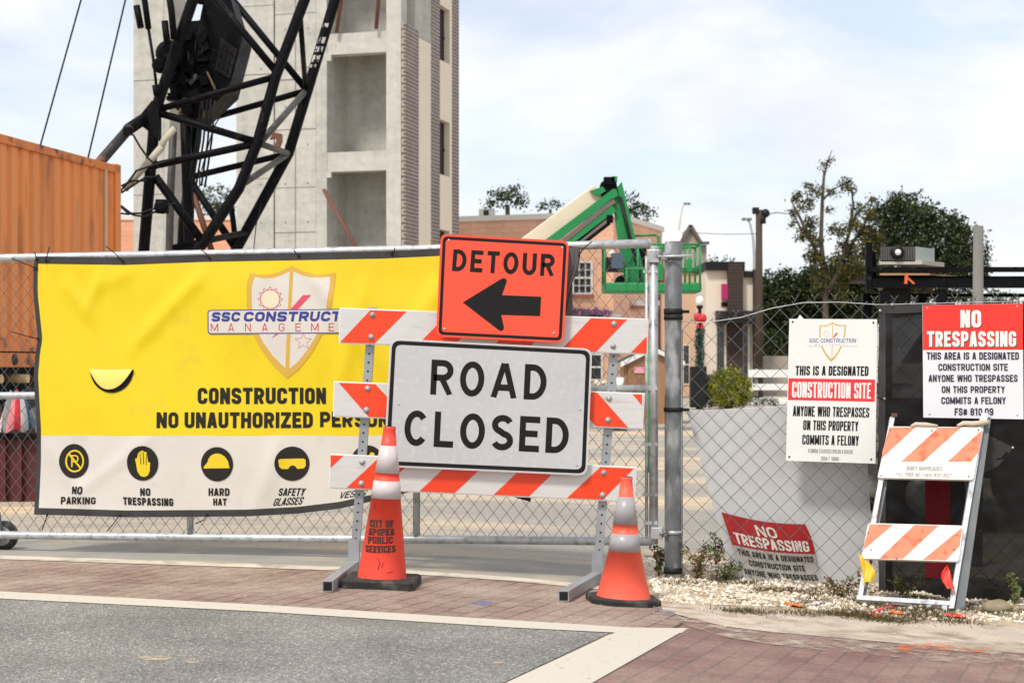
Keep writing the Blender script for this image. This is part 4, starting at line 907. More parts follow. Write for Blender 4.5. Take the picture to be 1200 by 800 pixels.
# maroon skip with cloth bundles behind the gate
MARO = mat('maroon paint', (.085, .010, .012), .55, var=.2, vs=3)
sk = thing('skip', 'maroon steel skip behind the left end of the gate', 'skip', (PX(-20,0,15.2).x, 15.2, 0))
a = PX(-260, 0, 15.2).x; b = PX(70, 0, 15.2).x; zt = PX(0, 514, 15.2).z
g0 = gz(-4.5, 15.2)
w = M(); w.obox((a,15.2,g0), (b-a,0,0), (0,1.4,0), (0,0,zt-g0)); w.build('body', MARO, sk)
for x in (-200,-120,-40,3,22,60):
    w = M(); w.obox((PX(x,0,15.2).x,15.15,g0), (.04,0,0), (0,.05,0), (0,0,zt-g0)); w.build('rib', MARO, sk)
w = M(); w.obox((a,15.12,zt), (b-a,0,0), (0,1.5,0), (0,0,.05)); w.build('rim', BLACK, sk)
for i, (pts, ms) in enumerate(((( (-14,512),(-12,468),(6,466),(16,478),(22,496),(12,512) ), 0), (((30,512),(32,486),(44,480),(58,484),(62,512)), 1))):
    w = M(); c = Vector((0,0,0))
    cx_ = sum(p[0] for p in pts)/len(pts); 
    n_ = 16; zl_ = PX(0,512,15).z; zh_ = PX(0,min(p[1] for p in pts),15).z; xl = min(p[0] for p in pts); xr = max(p[0] for p in pts)
    G_ = []
    for r_ in range(9):
        v_ = r_/8; row = []
        for k in range(n_+1):
            th = math.pi*k/n_; rr = (1-.55*v_**1.6)*(1+.10*math.sin(5*th+3*v_))
            row.append(Vector((PX((xl+xr)/2,0,15).x-math.cos(th)*rr*(xr-xl)/2*15/F, 15.45-math.sin(th)*rr*.35, zl_+.05+(zh_-zl_)*v_+.02*math.sin(7*th))))
        G_.append(row)
    w.grid(G_, 0, True, (lambda r_, k: (k//2) % 5) if ms == 0 else (lambda r_, k: 0 if k > 6 else 3))
    o = w.build('cloth_bundle', [mat('red cloth', (.65,.03,.05), .8), mat('white cloth', (.75,.70,.66), .8), mat('blue cloth', (.03,.14,.24), .8), mat('grey cloth', (.22,.22,.22), .8), mat('pink cloth', (.72,.22,.24), .8)])
    tag(o, ('red, white and blue striped cloth bundle on the maroon skip', 'red and grey cloth bundle on the maroon skip next to the banner edge')[i], 'cloth')

# ================================================================== lattice boom of the crane
CY, CYB = 25.0, 27.0
cr = thing('crane', 'black tubular lattice crane boom with winch housing and hanging cables', 'crane', (PX(215,0,26).x, 26, 0))
def cp(x, y, Y=CY):
    p = PX(x, y, Y); 
    return p
def ch(pts, r, name='chord', Y=CY, m=BLACK): return M().path([cp(*p, Y) if len(p) < 3 else cp(*p) for p in pts], r, 10).build(name, m, cr)
ch([(236,-40),(226,0),(182,130),(168,300),(160,430)], .084)
ch([(372,-50),(357,0),(323,90),(302,166),(280,221),(228,300),(190,360)], .080)
ch([(412,-60),(392.6,0),(338,180),(278,290),(240,360)], .085, Y=CYB)
ch([(258,-40),(252,0),(232,120),(222,200),(214,430)], .10, Y=CYB)
for p, q, r in (((187,128),(323,90),.05),((188,133),(298,166,),.055),((182,194),(302,168),.055),((225,145,CYB),(357,107,CYB),.05),((222,208,CYB),(338,180,CYB),.05),
                ((252,-2),(325,86),.055),((266,-8,CYB),(358,104,CYB),.055),((352,22),(358,104,CYB),.04),((182,207),(238,284),.065),((225,215,CYB),(274,288,CYB),.06),
                ((270,232,CYB),(278,300,CYB),.045),((302,166),(240,150,CYB),.05),((205,290),(290,272,CYB),.05),((226,0),(252,5,CYB),.05),((196,85),(232,95,CYB),.045)):
    M().tube(cp(*p), cp(*q), r, n=8).build('lacing', BLACK, cr)
GREYT = mat('worn grey tube', (.07, .066, .06), .6, var=.3, vs=7)
for p, q, r in (((358,107,CYB),(306,166),.05),((306,169),(338,180,CYB),.05),((338,180,CYB),(280,219),.05)):
    M().tube(cp(*p), cp(*q), r, n=8).build('lacing', GREYT, cr)
M().tube(cp(226,225,CYB), cp(250,300,CYB), .05, n=8).build('lacing', RUST, cr)
# worn stencil marks on the right chord
w = M(); mk = mat('worn white stencil', (.55,.53,.50), .6, col2=(.02,.02,.02), c2=(.5,.56), c2s=12)
for t0, t1, k in ((.16,.185,1),(.25,.29,2),(.31,.345,3),(.365,.41,2),(.425,.445,1)):
    a = cp(392.6,0,CYB).lerp(cp(338,180,CYB), t0); b = cp(392.6,0,CYB).lerp(cp(338,180,CYB), t1); d = (b-a).normalized()
    n_ = 6
    for s_ in range(k):
        u0 = -50+s_*100/k; u1 = u0+70/k
        rows = []
        for th in [u0+(u1-u0)*i/4 for i in range(5)]:
            o_ = Vector((math.sin(R(th)), -math.cos(R(th)), 0))*.0875; rows.append([a+o_, b+o_])
        w.grid(rows)
w.build('stencil_mark', mk, cr)
# winch housing and inner mast
w = M(); w.prism([cp(x, y, 25.6) for x, y in [(204,40),(212,26),(234,24),(240,-6),(268,-8),(284,45),(268,106),(240,132),(228,142),(206,128),(196,96)]], (0,.9,0))
WB_ = w; rn = random.Random(4)
for i in range(34):
    x, y = rn.uniform(202,244), rn.uniform(34,128); w.box(cp(x, y, 25.52), (rn.uniform(.04,.16), rn.uniform(.05,.2), rn.uniform(.04,.2)), rn.choice((0,0,0,0,0,1)), Matrix.Rotation(rn.uniform(0,3),3,'Y'))
for i in range(12):
    x, y = rn.uniform(204,246), rn.uniform(40,120); w.tube(cp(x,y,25.5), cp(x+rn.uniform(-12,12), y+rn.uniform(4,26),25.45), .018, n=6, m=rn.choice((0,0,2)))
wh = w.build('winch_housing', [BLACK, mat('worn dark grey', (.045,.042,.038), .6), mat('brass fitting', (.25,.19,.11), .5)], cr, fix=True)
w = M(); w.prism([cp(x, y, 25.55) for x, y in [(259,44),(278,58),(269,92),(252,82)]], (0,.04,0))
for i in range(4):
    for j in range(3):
        c = Vector((261,52)).lerp(Vector((275,62)), i/3)+Vector((-7,28))*(j*.36+.06); w.box(cp(c.x, c.y, 25.52), (.028,.03,.05), 1)
w.build('grille', [mat('dark grey grille', (.022,.021,.020), .7, spec=.15), BLACKPL], wh, fix=True)
w = M(); w.lathe(cp(197,62,25.2), [(.12,0),(.20,.05),(.20,.35),(.12,.4)], 18, ax=(0,1,0)); w.lathe(cp(186,76,25.1), [(.06,0),(.11,.03),(.085,.08),(.11,.13),(.06,.16)], 16, ax=(0,1,0)); w.build('sheave', BLACK, cr)
ch([(216,110),(219,200),(222,300),(222,430)], .085, 'mast', 26.2); ch([(232,120),(226,180),(214,260),(206,430)], .07, 'mast', 26.4); ch([(203,150),(200,220),(198,300),(198,430)], .06, 'mast', 26.0, GREYT)
# gusset and strut to the left
w = M(); w.prism([cp(x, y, 24.9) for x, y in [(178,118),(186,128),(186,165),(176,156),(164,146),(156,145)]], (0,.2,0)); w.build('gusset', BLACK, cr, fix=True)
w = M(); w.tube(cp(168,140,24.9), cp(150,152,24.6), .085, n=10); w.build('strut', BLACK, cr)
w = M(); w.tube(cp(152,150,24.6), cp(112,196,24.0), .075, n=10); w.build('strut', mat('worn tan strut', (.30,.14,.09), .6, var=.3, vs=5, col2=(.02,.02,.02), c2=(.45,.55), c2s=4), cr)
w = M(); w.box(cp(150,154,24.5), (.10,.2,.10)); w.build('clamp', BLACK, cr)
# hanging rods and weights
for pts, r in ((((165,-20),(170,4),(174,34)), .045), (((174,34),(180,72),(184,108)), .022), (((196,-20),(201,14),(204,46)), .05)): ch(pts, r, 'hanging_rod', 24.8)
for p, q in (((160,7),(165,33)),((193,25),(196,52))): M().tube(cp(*p,24.8), cp(*q,24.8), .05, n=10).build('counterweight', BLACK, cr)
w = M(); w.tube(cp(182,100,24.8), cp(184,112,24.8), .05, n=8); w.build('shackle', BLACK, cr)
# cables and hoses
for pts, r, m in ((((190,172),(176,188),(160,205),(146,222)), .055, mat('pale hose sleeve', (.50,.46,.36), .7)), (((205,150),(192,165),(188,176)), .05, bpy.data.materials['pale hose sleeve'])):
    M().path([cp(x, y, 24.9) for x, y in pts], r, 8).build('hose', m, cr)
w = M()
for pts in (((141,224),(150,214),(160,200),(185,192),(205,186)), ((142,226),(152,220),(170,208),(188,207)), ((142,218),(155,212),(172,212)), ((141,242),(150,250),(165,250),(185,243),(205,238)), ((142,241),(156,252),(170,254),(182,248)), ((156,158),(164,172),(174,186),(186,196)), ((141,250),(150,251),(158,250))): w.path([cp(x, y, 24.7) for x, y in pts], .016, 6)
w.build('cable', BLACKPL, cr)
w = M()
for i, (x0, x1) in enumerate(((236,222),(239,226),(243,230),(247,236),(252,240))): w.path([cp(x0, 110+i*2, 25.4), cp((x0+x1)/2+2, 165, 25.5), cp(x1, 212+i*2, 25.6)], .016, 6)
w.path([cp(268,100,25.4), cp(267,120,25.4), cp(262,130,25.4), cp(250,150,25.4), cp(236,200,25.4)], .010, 5); w.path([cp(234,200,25.4), cp(234,218,25.4), cp(228,222,25.4)], .012, 5)
w.path([cp(306,238,25.4), cp(300,265,25.4), cp(297,295,25.4)], .008, 5)
w.build('cable', BLACKPL, cr)
w = M(); w.lathe(cp(188,242,24.6), [(.05,0),(.10,.02),(.10,.12),(.05,.14)], 16, ax=(0,1,0)); w.box(cp(190,242,24.8), (.18,.1,.2)); w.build('cable_reel', BLACK, cr)
w = M(); w.prism([cp(x, y, 24.9) for x, y in [(316,163),(320,155),(330,157),(330,165),(327,173),(321,172),(324,165),(322,161)]], (0,.12,0)); w.build('hook', RUST, cr, fix=True)
for x0, x1, y1 in ((95,48,168),(147,103,186)):
    M().path([cp(x0+4,-14,24.4), cp(x0,0,24.4), cp(x1,y1,24.2), cp(x1-10,y1+45,24.1)], .013, 6).build('pendant_line', BLACKPL, cr)

# ================================================================== boom lift by the shop
LY = 32.0; GRN = mat('green machine paint', (.008, .235, .062), .45, var=.10, vs=2); CRB = mat('cream machine paint', (.78, .65, .50), .5, var=.05, vs=1.5); BRC = mat('brown grey ram', (.16,.125,.11), .5)
def lq(x, y, dy=0.): return PX(x, y, LY)+Vector((0, dy, 0))
bl = thing('boom_lift', 'green boom lift with cream main boom raised by the peach shop', 'boom lift', (PX(560,0,LY).x, LY, 0))
w = M(); w.beam(lq(704,226,.25), lq(520,362,.25), .42, .40); w.build('main_boom', CRB, bl, bevel=.02)
w = M(); w.prism([lq(x, y, -.05) for x, y in [(691,224),(706,219),(710,224),(700,230)]], (0,.5,0)); w.build('boom_tip', GRN, bl, fix=True)
w = M(); w.prism([lq(x, y) for x, y in [(704,214),(712,209),(722,210),(724,222),(724,243),(716,247),(705,236)]], (0,.5,0)); w.build('elbow', BLACK, bl, bevel=.02, fix=True)
w = M(); w.box(lq(714,212,.1), (.2,.3,.14)); w.box(lq(720,210,.1), (.1,.3,.1), 1); w.build('elbow_cover', [BLACK, GRN], bl)
for a, b, h, m, nm in (((721,226),(640,287),.15,GRN,'upper_arm'),((719,245),(655,297),.14,GRN,'lower_arm'),((719,236),(648,294),.10,BRC,'ram'),((713,258),(672,289),.10,BRC,'ram'),((714,262),(665,300),.06,BLACK,'ram')):
    w = M(); w.beam(lq(*a, -.12), lq(*b, -.12), .16, h); w.build(nm, m, bl)
w = M(); w.box(lq(714,257.5,-.15), (.12,.14,.14)); w.build('pin', BLACK, bl)
w = M(); w.prism([lq(x, y, -.12) for x, y in [(716,224),(722,222),(733,262),(742,300),(749,334),(733,334),(726,292)]], (0,.22,0)); w.build('jib', GRN, bl, fix=True)
w = M(); w.prism([lq(x, y, -.16) for x, y in [(723,220),(728,214),(741,268),(760,338),(746,338),(736,290)]], (0,.30,0)); w.build('jib', GRN, bl, fix=True)
w = M(); w.path([lq(726,232,-.2), lq(736,275,-.2), lq(747,315,-.2), lq(750,338,-.2)], .035, 6); w.build('jib_hose', BLACKPL, bl)
w = M(); w.prism([lq(x, y, -.1) for x, y in [(748,292),(757,292),(760,342),(748,342)]], (0,.35,0)); w.build('rotator', BLACK, bl, fix=True)
w = M(); w.obox(lq(707,343,-.35), (113*LY/F,0,0), (0,.9,0), (0,0,11*LY/F)); bs = w.build('basket', GRN, bl, bevel=.03)
w = M()
rail = lambda a, b, dy: w.tube(lq(*a, dy), lq(*b, dy), .022, n=8)
for dy in (-.33, .5):
    for x in (708, 746, 779, 806, 818): rail((x,340),(x,288),dy)
    for y in (288, 316): rail((708,y),(818,y),dy)
for x in (708, 818):
    for y in (288, 316): w.tube(lq(x,y,-.33), lq(x,y,.5), .022, n=8)
rail((733,316),(733,340),-.33); rail((742,275),(770,274),.3); w.path([lq(770,274,.3), lq(773,276,.3), lq(774,290,.3)], .022, 8)
w.tube(lq(774,275,.3), lq(774,338,.3), .025, n=8); w.build('guard_rail', GRN, bs)
w = M(); w.box(lq(771,320,-.3), (.14,.1,.3)); w.box(lq(806,312,-.3), (.10,.1,.22)); w.build('gate_latch', GRN, bs)
w = M(); w.box(lq(716,311,-.28), (.24,.2,.26)); w.box(lq(722,307,-.3), (.22,.2,.28), 1); w.box(lq(715,297,-.32), (.10,.12,.06), 2); w.build('control_box', [BLACKPL, mat('blue grey box', (.06,.10,.14), .5), WHT], bs)
# base, out of sight behind the signs
bx = PX(515,0,LY).x
w = M(); w.box((bx,LY+.4,.75), (2.6,1.7,.45)); w.build('chassis', GRN, bl, bevel=.04)
w = M(); w.box((bx-.3,LY+.4,1.5), (2.0,1.4,1.0)); w.build('turret', CRB, bl, bevel=.06)
for dx in (-1.0, 1.0):
    for dy in (-.5, 1.3):
        w = M(); w.lathe((bx+dx,LY+dy-.15,.42), [(.2,0),(.42,.03),(.42,.27),(.2,.3)], 18, ax=(0,1,0)); wl = w.build('wheel', RUBBER, bl)
        w = M(); w.lathe((bx+dx,LY+dy-.17,.42), [(.08,0),(.2,.02),(.2,.04)], 14, ax=(0,1,0)); w.build('rim', GRN, wl)
# tool case and drum carried in the basket
w = M(); w.box(lq(748,325,.2), (.30,.3,.36)); o = w.build('tool_case', WHT, bevel=.02); tag(o, 'white case standing in the green lift basket', 'case')
w = M(); w.lathe(lq(729,331,0)-Vector((0,.0,0)), [(.10,0),(.14,.03),(.14,.12),(.10,.15)], 18, ax=(0,1,0)); o = w.build('hose_reel', BLACKPL); tag(o, 'black round hose reel in the green lift basket', 'hose reel')
w = M(); w.box(lq(777,325,.1), (.10,.1,.40)); w.tube(lq(777,318,.1), lq(777,308,.1), .02, n=8); o = w.build('fire_extinguisher', mat('red cylinder paint', (.45,.02,.02), .4)); tag(o, 'red extinguisher fixed in the lift basket near the thick gate post', 'extinguisher')

# ================================================================== black rack, pole and car behind the fence
RY = 20.0
def rq(x, y, dy=0.): return PX(x, y, RY)+Vector((0, dy, 0))
rk = thing('steel_rack', 'black steel rack of long beams carrying a metal box behind the fence', 'rack', (rq(1100,0).x, RY, 0))
for y0, y1, d, x0 in ((313,318.5,-.05,1018),(326,337,.0,1022),(340,344,.9,1030)):
    w = M(); w.obox(rq(x0,y1,d), ((1340-x0)*RY/F,0,0), (0,.12,0), (0,0,(y1-y0)*RY/F)); w.build('beam', BLACK, rk)
w = M(); w.obox(rq(1015,340,.0), (.075,0,0), (0,.075,0), (0,0,56*RY/F)); w.obox(rq(1025,330,.15), (.05,0,0), (0,.05,0), (0,0,36*RY/F)); w.build('upright', BLACK, rk)
for x in (1032, 1100, 1260):
    for dy in (0.02, 1.0):
        a = rq(x, 340, dy); w = M(); w.obox((a.x,a.y,0), (.11,0,0), (0,.11,0), (0,0,a.z)); w.build('leg', BLACK, rk)
w = M(); w.obox(rq(1020,326,.1), (320*RY/F,0,0), (0,1.2,0), (0,0,.03)); w.build('deck', BLACK, rk)
w = M(); w.beam(rq(1024,320,.3), rq(1040,338,.3), .03, .05); w.build('loose_board', mat('pale timber', (.42,.33,.24), .8), rk)
for x, y, a, b in ((1040,350,.16,.22),(1056,356,.18,.28),(1118,358,.1,.1)): M().obox(rq(x,y,.3), (a,0,0), (0,.2,0), (0,0,b)).build('tool_pouch', BLACKPL, rk)
ply = M(); ez = Vector((.75,.9,0)); ply.obox(rq(1030,322.5,-.04), (.58,0,0), ez*.9, (0,0,.02)); ply.obox(rq(1030,310,-.02), (.50,0,0), ez*.5, (0,0,.05), 1)
o = ply.build('plywood_sheet', [mat('plywood', (.45,.26,.14), .8, var=.15, vs=4), mat('pale board', (.50,.46,.40), .8)]); tag(o, 'tan plywood sheets lying on the black steel rack', 'plywood')
hb = thing('heater_box', 'dark metal box with a round white lamp on top of the steel rack', 'metal box', rq(1053,308))
w = M(); w.obox(rq(1031,306.5,-.02), (.41,0,0), ez*.42, (0,0,.175)); w.build('housing', mat('dark ribbed metal', (.05,.048,.045), .5), hb)
w = M(); w.obox(rq(1072.2,306,-.015), (.004,0,0), ez*.42, (0,0,.17)); w.build('side_panel', mat('pale green panel', (.38,.42,.38), .5), hb)
w = M()
for i in range(14): w.obox(rq(1032+i*2.9,305.5,-.03), (.008,0,0), (0,.012,0), (0,0,.155))
w.build('grille', mat('mid grey ribs', (.12,.115,.11), .5), hb)
w = M(); w.lathe(rq(1051,296,-.06), [(.0,0),(.075,.0),(.08,.02),(.08,.04)], 18, ax=(0,1,0), cap=False); w.build('lamp_ring', BLACKPL, hb)
w = M(); w.lathe(rq(1051,296,-.075), [(.0,0),(.034,.0),(.036,.02)], 18, ax=(0,1,0), cap=False); w.build('lamp_lens', WHT, hb)
w = M(); w.beam(rq(1060,321,-.1), rq(1059,333,-.1), .03, .035, up=(0,1,0)); w.beam(rq(1061,326,-.1), rq(1069,333,-.1), .02, .02, up=(0,1,0)); o = w.build('strap', mat('orange strap', (.80,.13,.03), .6)); tag(o, 'short orange strap tied to the black rack beam', 'strap')
p = PX(1146.5, 265, 12); g = gz(p.x, 12); w = M(); w.path([(PX(1144.5,0,12).x,12,g), p], [.042,.036], 14); o = w.build('metal_pole', mat('weathered grey pole', (.185,.175,.155), .75, .1, var=.25, vs=6, stretch=(1,1,.3))); tag(o, 'weathered grey pole rising behind the no trespassing sign', 'pole')

VY = 14.0
def vq(x, y, dy=0.): return PX(x, y, VY)+Vector((0, dy, 0))
car = thing('parked_van', 'pale van parked behind the black windscreen fabric', 'van', (vq(1150,0).x, VY, gz(3.8,14)))
w = M(); w.prism([vq(x, y) for x, y in [(1036,560),(1036,462),(1040,440),(1046,430),(1084,372),(1100,366),(1330,364),(1345,380),(1345,560)]], (0,1.8,0)); w.build('body', mat('pale van paint', (.45,.44,.43), .3, coat=.4), car, bevel=.04, fix=True)
w = M(); w.prism([vq(x, y, -.01) for x, y in [(1056,424),(1088,378),(1150,374),(1150,424)]], (0,.05,0)); w.prism([vq(x, y, -.01) for x, y in [(1158,424),(1158,374),(1240,373),(1240,424)]], (0,.05,0)); w.build('side_window', GLASSD, car, fix=True)
w = M(); w.prism([vq(x, y, -.02) for x, y in [(1034,452),(1070,452),(1070,449),(1034,449)]], (0,1.84,0)); w.prism([vq(x, y, -.02) for x, y in [(1034,466),(1345,466),(1345,560),(1034,560)]], (0,1.84,0)); w.build('lower_trim', BLACKPL, car, fix=True)
for x in (1085, 1280):
    for dy in (-.03, 1.63):
        c = vq(x, 0, dy); c.z = gz(c.x,14)+.33; w = M(); w.lathe(c, [(.18,0),(.33,.02),(.33,.18),(.18,.2)], 20, ax=(0,1,0)); wl = w.build('wheel', RUBBER, car); w = M(); w.lathe(c-Vector((0,.01,0)), [(.05,0),(.18,.01),(.18,.03)], 16, ax=(0,1,0)); w.build('rim', GALV, wl)

# ================================================================== gate with its chain link
def chain(mb, a, b, ztop, zbot, w_, h_, r, nrm, m=0):
    """woven diamonds between two plan points; ztop/zbot: functions of distance along"""
    a, b = Vector((a.x, a.y, 0)), Vector((b.x, b.y, 0)); L = (b-a).length; d = (b-a).normalized()
    k = 0
    while k*w_/2 < L+w_:
        u0 = k*w_/2; uu = min(max(u0, 0), L); zb, zt = zbot(uu), ztop(uu)
        i0, i1 = math.floor(zb/(h_/2)), math.ceil(zt/(h_/2))
        pts = []
        for i in range(i0, i1+1):
            side = 1 if ((i+k) % 2) else -1
            u = u0+side*w_*.25; z = i*h_/2
            pts.append(a+d*u+UZ*z+nrm*(.0022*side))
        # clip the ends to the rails
        seg = []
        for p, q in zip(pts, pts[1:]):
            lo, hi = (p, q) if p.z < q.z else (q, p)
            if hi.z < zb or lo.z > zt: continue
            A, B = p.copy(), q.copy()
            if A.z < zb: A = p.lerp(q, (zb-p.z)/(q.z-p.z))
            if B.z > zt: B = p.lerp(q, (zt-p.z)/(q.z-p.z))
            if not seg: seg.append(A)
            seg.append(B)
        seg = [p for p in seg if -.001 <= (p-a).dot(d) <= L+.001]
        if len(seg) > 1: mb.path(seg, r, 5, m, False)
        k += 1
GA, GB = PX(-60, HZ, 10.96), PX(765, HZ, 10.15)
GP = Plane(GA, GB, GA+UZ)
gd = (GB-GA).normalized()
ga = thing('gate', 'galvanized chain link gate swung across the closed street behind the signs', 'gate', ((GA.x+GB.x)/2, (GA.y+GB.y)/2, .1))
def rl(name, pts, r, n=14): return M().path([GP(x, y) for x, y in pts], r, n).build(name, GALV, ga)
rl('top_rail', [(-60,304),(0,302.5),(300,296.5),(515,291.5),(672,288),(763,285)], .0265)
rl('middle_rail', [(-60,464.5),(0,463.5),(300,461),(640,456.5),(764,455.5)], .024)
rl('bottom_rail', [(-60,626),(0,626.5),(300,630),(600,632.5),(764,634)], .026)
rl('upright', [(-44,303),(-44,627)], .023); rl('upright', [(223,299),(223,629)], .021); rl('upright', [(489,293),(488,631)], .022)
rl('upright', [(766,288),(766,637)], .0265)
M().path([GP(758,300,.012), GP(758,628,.012)], .010, 8).build('tension_bar', GALV, ga)
w = M()
for y in (318, 378, 455, 520, 579, 612): w.beam(GP(754,y,.016), GP(771,y,.02), .012, .020)
w.build('tension_clip', GALV, ga)
w = M(); La = (Vector((GB.x,GB.y,0))-Vector((GA.x,GA.y,0))).length
def zline(pl, p0, pts):
    """height along the gate from a pixel polyline"""
    P3 = [pl(x, y) for x, y in pts]; U = [((Vector((q.x,q.y,0))-Vector((p0.x,p0.y,0))).length, q.z) for q in P3]
    def f(u):
        for (a, b), (c, d) in zip(U, U[1:]):
            if u <= c: return b+(d-b)*(u-a)/(c-a)
        return U[-1][1]
    return f
zt_ = zline(GP, GA, [(-60,301),(300,293),(672,285),(765,282)]); zb_ = zline(GP, GA, [(-60,629),(300,633),(764,637)])
chain(w, GA, PX(758, HZ, 10.157), zt_, zb_, .0805, .1, .0021, GP.n)
w.build('chain_link_mesh', WIRE, ga)
w = M(); c = GP(1, 630, -.05); c.z = gz(c.x, c.y)+.092
w.lathe(c-gd*.02, [(.04,0),(.085,.008),(.095,.02),(.095,.045),(.085,.055),(.04,.06)], 24, ax=gd.cross(UZ)*-1); gw = w.build('wheel', RUBBER, ga)
w = M(); w.lathe(c-gd*.02-gd.cross(UZ)*-.012, [(.01,0),(.06,.004),(.065,.016)], 18, ax=gd.cross(UZ)*-1); w.build('rim', GALV_OLD, gw)
w = M(); w.beam(GP(-4,600,-.03), GP(0,628,-.03), .03, .006); w.build('caster_fork', GALV_OLD, ga)
# hinges
POSTC = PX(789, HZ, 10.1); pz0 = gz(POSTC.x, 10.1)
for (bx0, by0, bx1, by1) in ((759,293,773.5,308),(763,617,777,631)):
    w = M(); w.prism([GP(x, y, .036) for x, y in rect(bx0,by0,bx1,by1)], -GP.n*.07); h_ = w.build('hinge_box', GALV, ga, bevel=.004, fix=True)
    ym = (by0+by1)/2; w = M(); w.path([GP(bx1,ym-2,.02), GP(bx1+5,ym-2.5,.03), PX(781,ym-2,10.04)], .010, 8); w.path([GP(bx1,ym+3,.02), PX(781,ym+3,10.04)], .008, 8); w.tube(GP(bx1-3,ym,.04), GP(bx1+2,ym,.045), .011, n=6); w.build('hinge_bolt', GALV_OLD, h_)

# gate post
gp_ = thing('gate_post', 'thick mottled galvanized steel post at the gate hinges', 'post', (POSTC.x, 10.1, pz0))
top = PX(788, 283, 10.1).z
w = M(); n_ = 28; rows = []
for z in (pz0-.1, pz0+.2, 1.0, 1.5, top-.004, top): rows.append((.0515 if z < top else .047, z-pz0))
w.lathe((POSTC.x, 10.1, pz0), rows, n_); w.build('pipe', GALV_OLD, gp_)
for py_, h_, m_ in ((301,5,GALV_OLD),(365,7,BLACKPL),(372,5,BLACKPL),(480,5,BLACKPL),(624,4,GALV),(669,7,BLACKPL)):
    z = PX(0,py_,10.05).z; hh = h_*10.03/F
    w = M(); w.lathe((POSTC.x,10.1,z-hh/2), [(.0522,0),(.0570,0),(.0570,hh),(.0522,hh)], 28, cap=False); bnd = w.build('band', m_, gp_)
    if py_ in (365, 480): w = M(); w.box((POSTC.x+.068,10.07,z), (.045,.03,.018)); w.build('buckle', m_, bnd)
    if py_ == 301: w = M(); w.tube((POSTC.x-.10,10.03,z), (POSTC.x+.10,10.02,z+.005), .008, n=8); w.build('bolt', GALV, bnd)

# ------------------------------------------------------------------ banner on the gate
def wav(x, y):
    """billows and creases of the vinyl, metres"""
    t = ss(300, 340, y)*.6+.4
    v = .008*math.sin(x*.021+y*.006)+.006*math.sin(y*.03-x*.011+1)+.004*math.sin(x*.05+.7*math.sin(y*.02))
    for (ax, ay, bx_, by_, amp, wd) in ((245,318,165,400,.011,9),(160,315,120,335,.008,8),(128,308,106,360,.009,7),(365,318,440,420,.009,12),(78,330,110,375,.008,9),(430,330,395,470,.007,12),(180,512,90,580,.006,8),(330,520,300,600,.007,14),(400,470,430,575,.008,12),(150,385,158,420,.005,5),(520,330,470,420,.010,14),(60,520,110,600,.006,8),(200,330,214,500,.004,7)):
        d = Vector((bx_-ax, by_-ay)); L = d.length; d /= L; q = Vector((x-ax, y-ay)); s_ = q.dot(d)/L; p = abs(q.x*d.y-q.y*d.x)
        f = ss(-.15, .15, s_)*(1-ss(.8, 1.25, s_)); v += 1.9*amp*f*math.exp(-(p/(wd*.8))**2)
    return v*t
def BM(px_, py_, off=0.): return GP(px_, py_, .045+.85*wav(px_, py_)+off)
TOP = [(40,303),(48,301),(150,302.5),(240,299),(350,297),(450,295),(515,292),(600,290),(674,289)]
BOT = [(40,602),(60,602.5),(150,605),(240,604.5),(290,604),(350,601),(400,595),(445,585),(520,566),(600,552),(674,544)]
def yat(pl, x):
    for (a, b), (c, d) in zip(pl, pl[1:]):
        if x <= c: return b+(d-b)*(x-a)/(c-a)
    return pl[-1][1]
LE = [(300,46),(312,43),(345,42.5),(370,45),(398,48),(412,45.5),(440,43.5),(500,46.5),(540,46),(605,43)]
def xl(y):
    for (a, b), (c, d) in zip(LE, LE[1:]):
        if y <= c: return b+(d-b)*(y-a)/(c-a)
    return LE[-1][1]
NX = 150
cols = [0., .35, .7, 1.]+[1+(i+1)*(NX)/NX for i in range(NX)]
rowsB = []
def brow(k):
    """row parameter -> y for a given x"""
    pass
rows_def = [('t', 0), ('t', 4), ('t', 8.6)]+[('y', i/26) for i in range(1, 27)]+[('w', i/13) for i in range(1, 14)]+[('b', -3.5), ('b', 0)]
G_ = []
for kind, val in rows_def:
    row = []
    for j in range(NX+4):
        if j < 3: fx = None
        x_base = 60
        y_guess = 300
        xr = 672
        # x by column: three columns of hem, then even columns
        def xcol(y):
            x0 = xl(y); hemw = 5.2
            return x0+hemw*j/3 if j <= 3 else x0+hemw+(xr-x0-hemw)*(j-3)/NX
        y = 450
        for _ in range(3):
            x = xcol(y)
            tp, bt = yat(TOP, x), yat(BOT, x); ysplit = min(510+.3*math.sin(x*.05), bt-8-6)
            y = {'t': tp+val, 'y': tp+8.6+(ysplit-tp-8.6)*val, 'w': ysplit+(bt-8-ysplit)*val, 'b': bt+val}[kind] if kind != 'b' else bt+val
        row.append(BM(x, y))
    G_.append(row)
nrow = len(G_)
def bmat(i, j):
    if j < 3 or i < 2 or i >= nrow-3: return 0
    if j >= NX+1: return 0
    return 1 if i < 2+26 else 2
ban = thing('banner', 'long yellow and white construction warning banner tied along the gate', 'banner', BM(355, 602))
mb = M(); mb.grid(G_[::-1], 0, True, lambda i, j: bmat(nrow-2-i, j)); mb.build('sheet', [HEM, YEL, WHTV], ban)
# cut flap
w = M(); polyd(w, ell(134.5,433,25.5,27,20,0,180), BM, .004); w.build('slit', INK, ban)
w = M(); P = []
for i in range(9):
    t = i/8; P.append([BM(109+ (51)*u/16*1.0, 432.5+t*(1-abs(u/8-1)**2.2)*(26.5-6.5*(u/16)), .006+.016*math.sin(math.pi*t*.6)) for u in range(17)])
w.grid(P[::-1]); w.build('flap', mat('pale yellow vinyl', (.84,.66,.14), .5), ban)
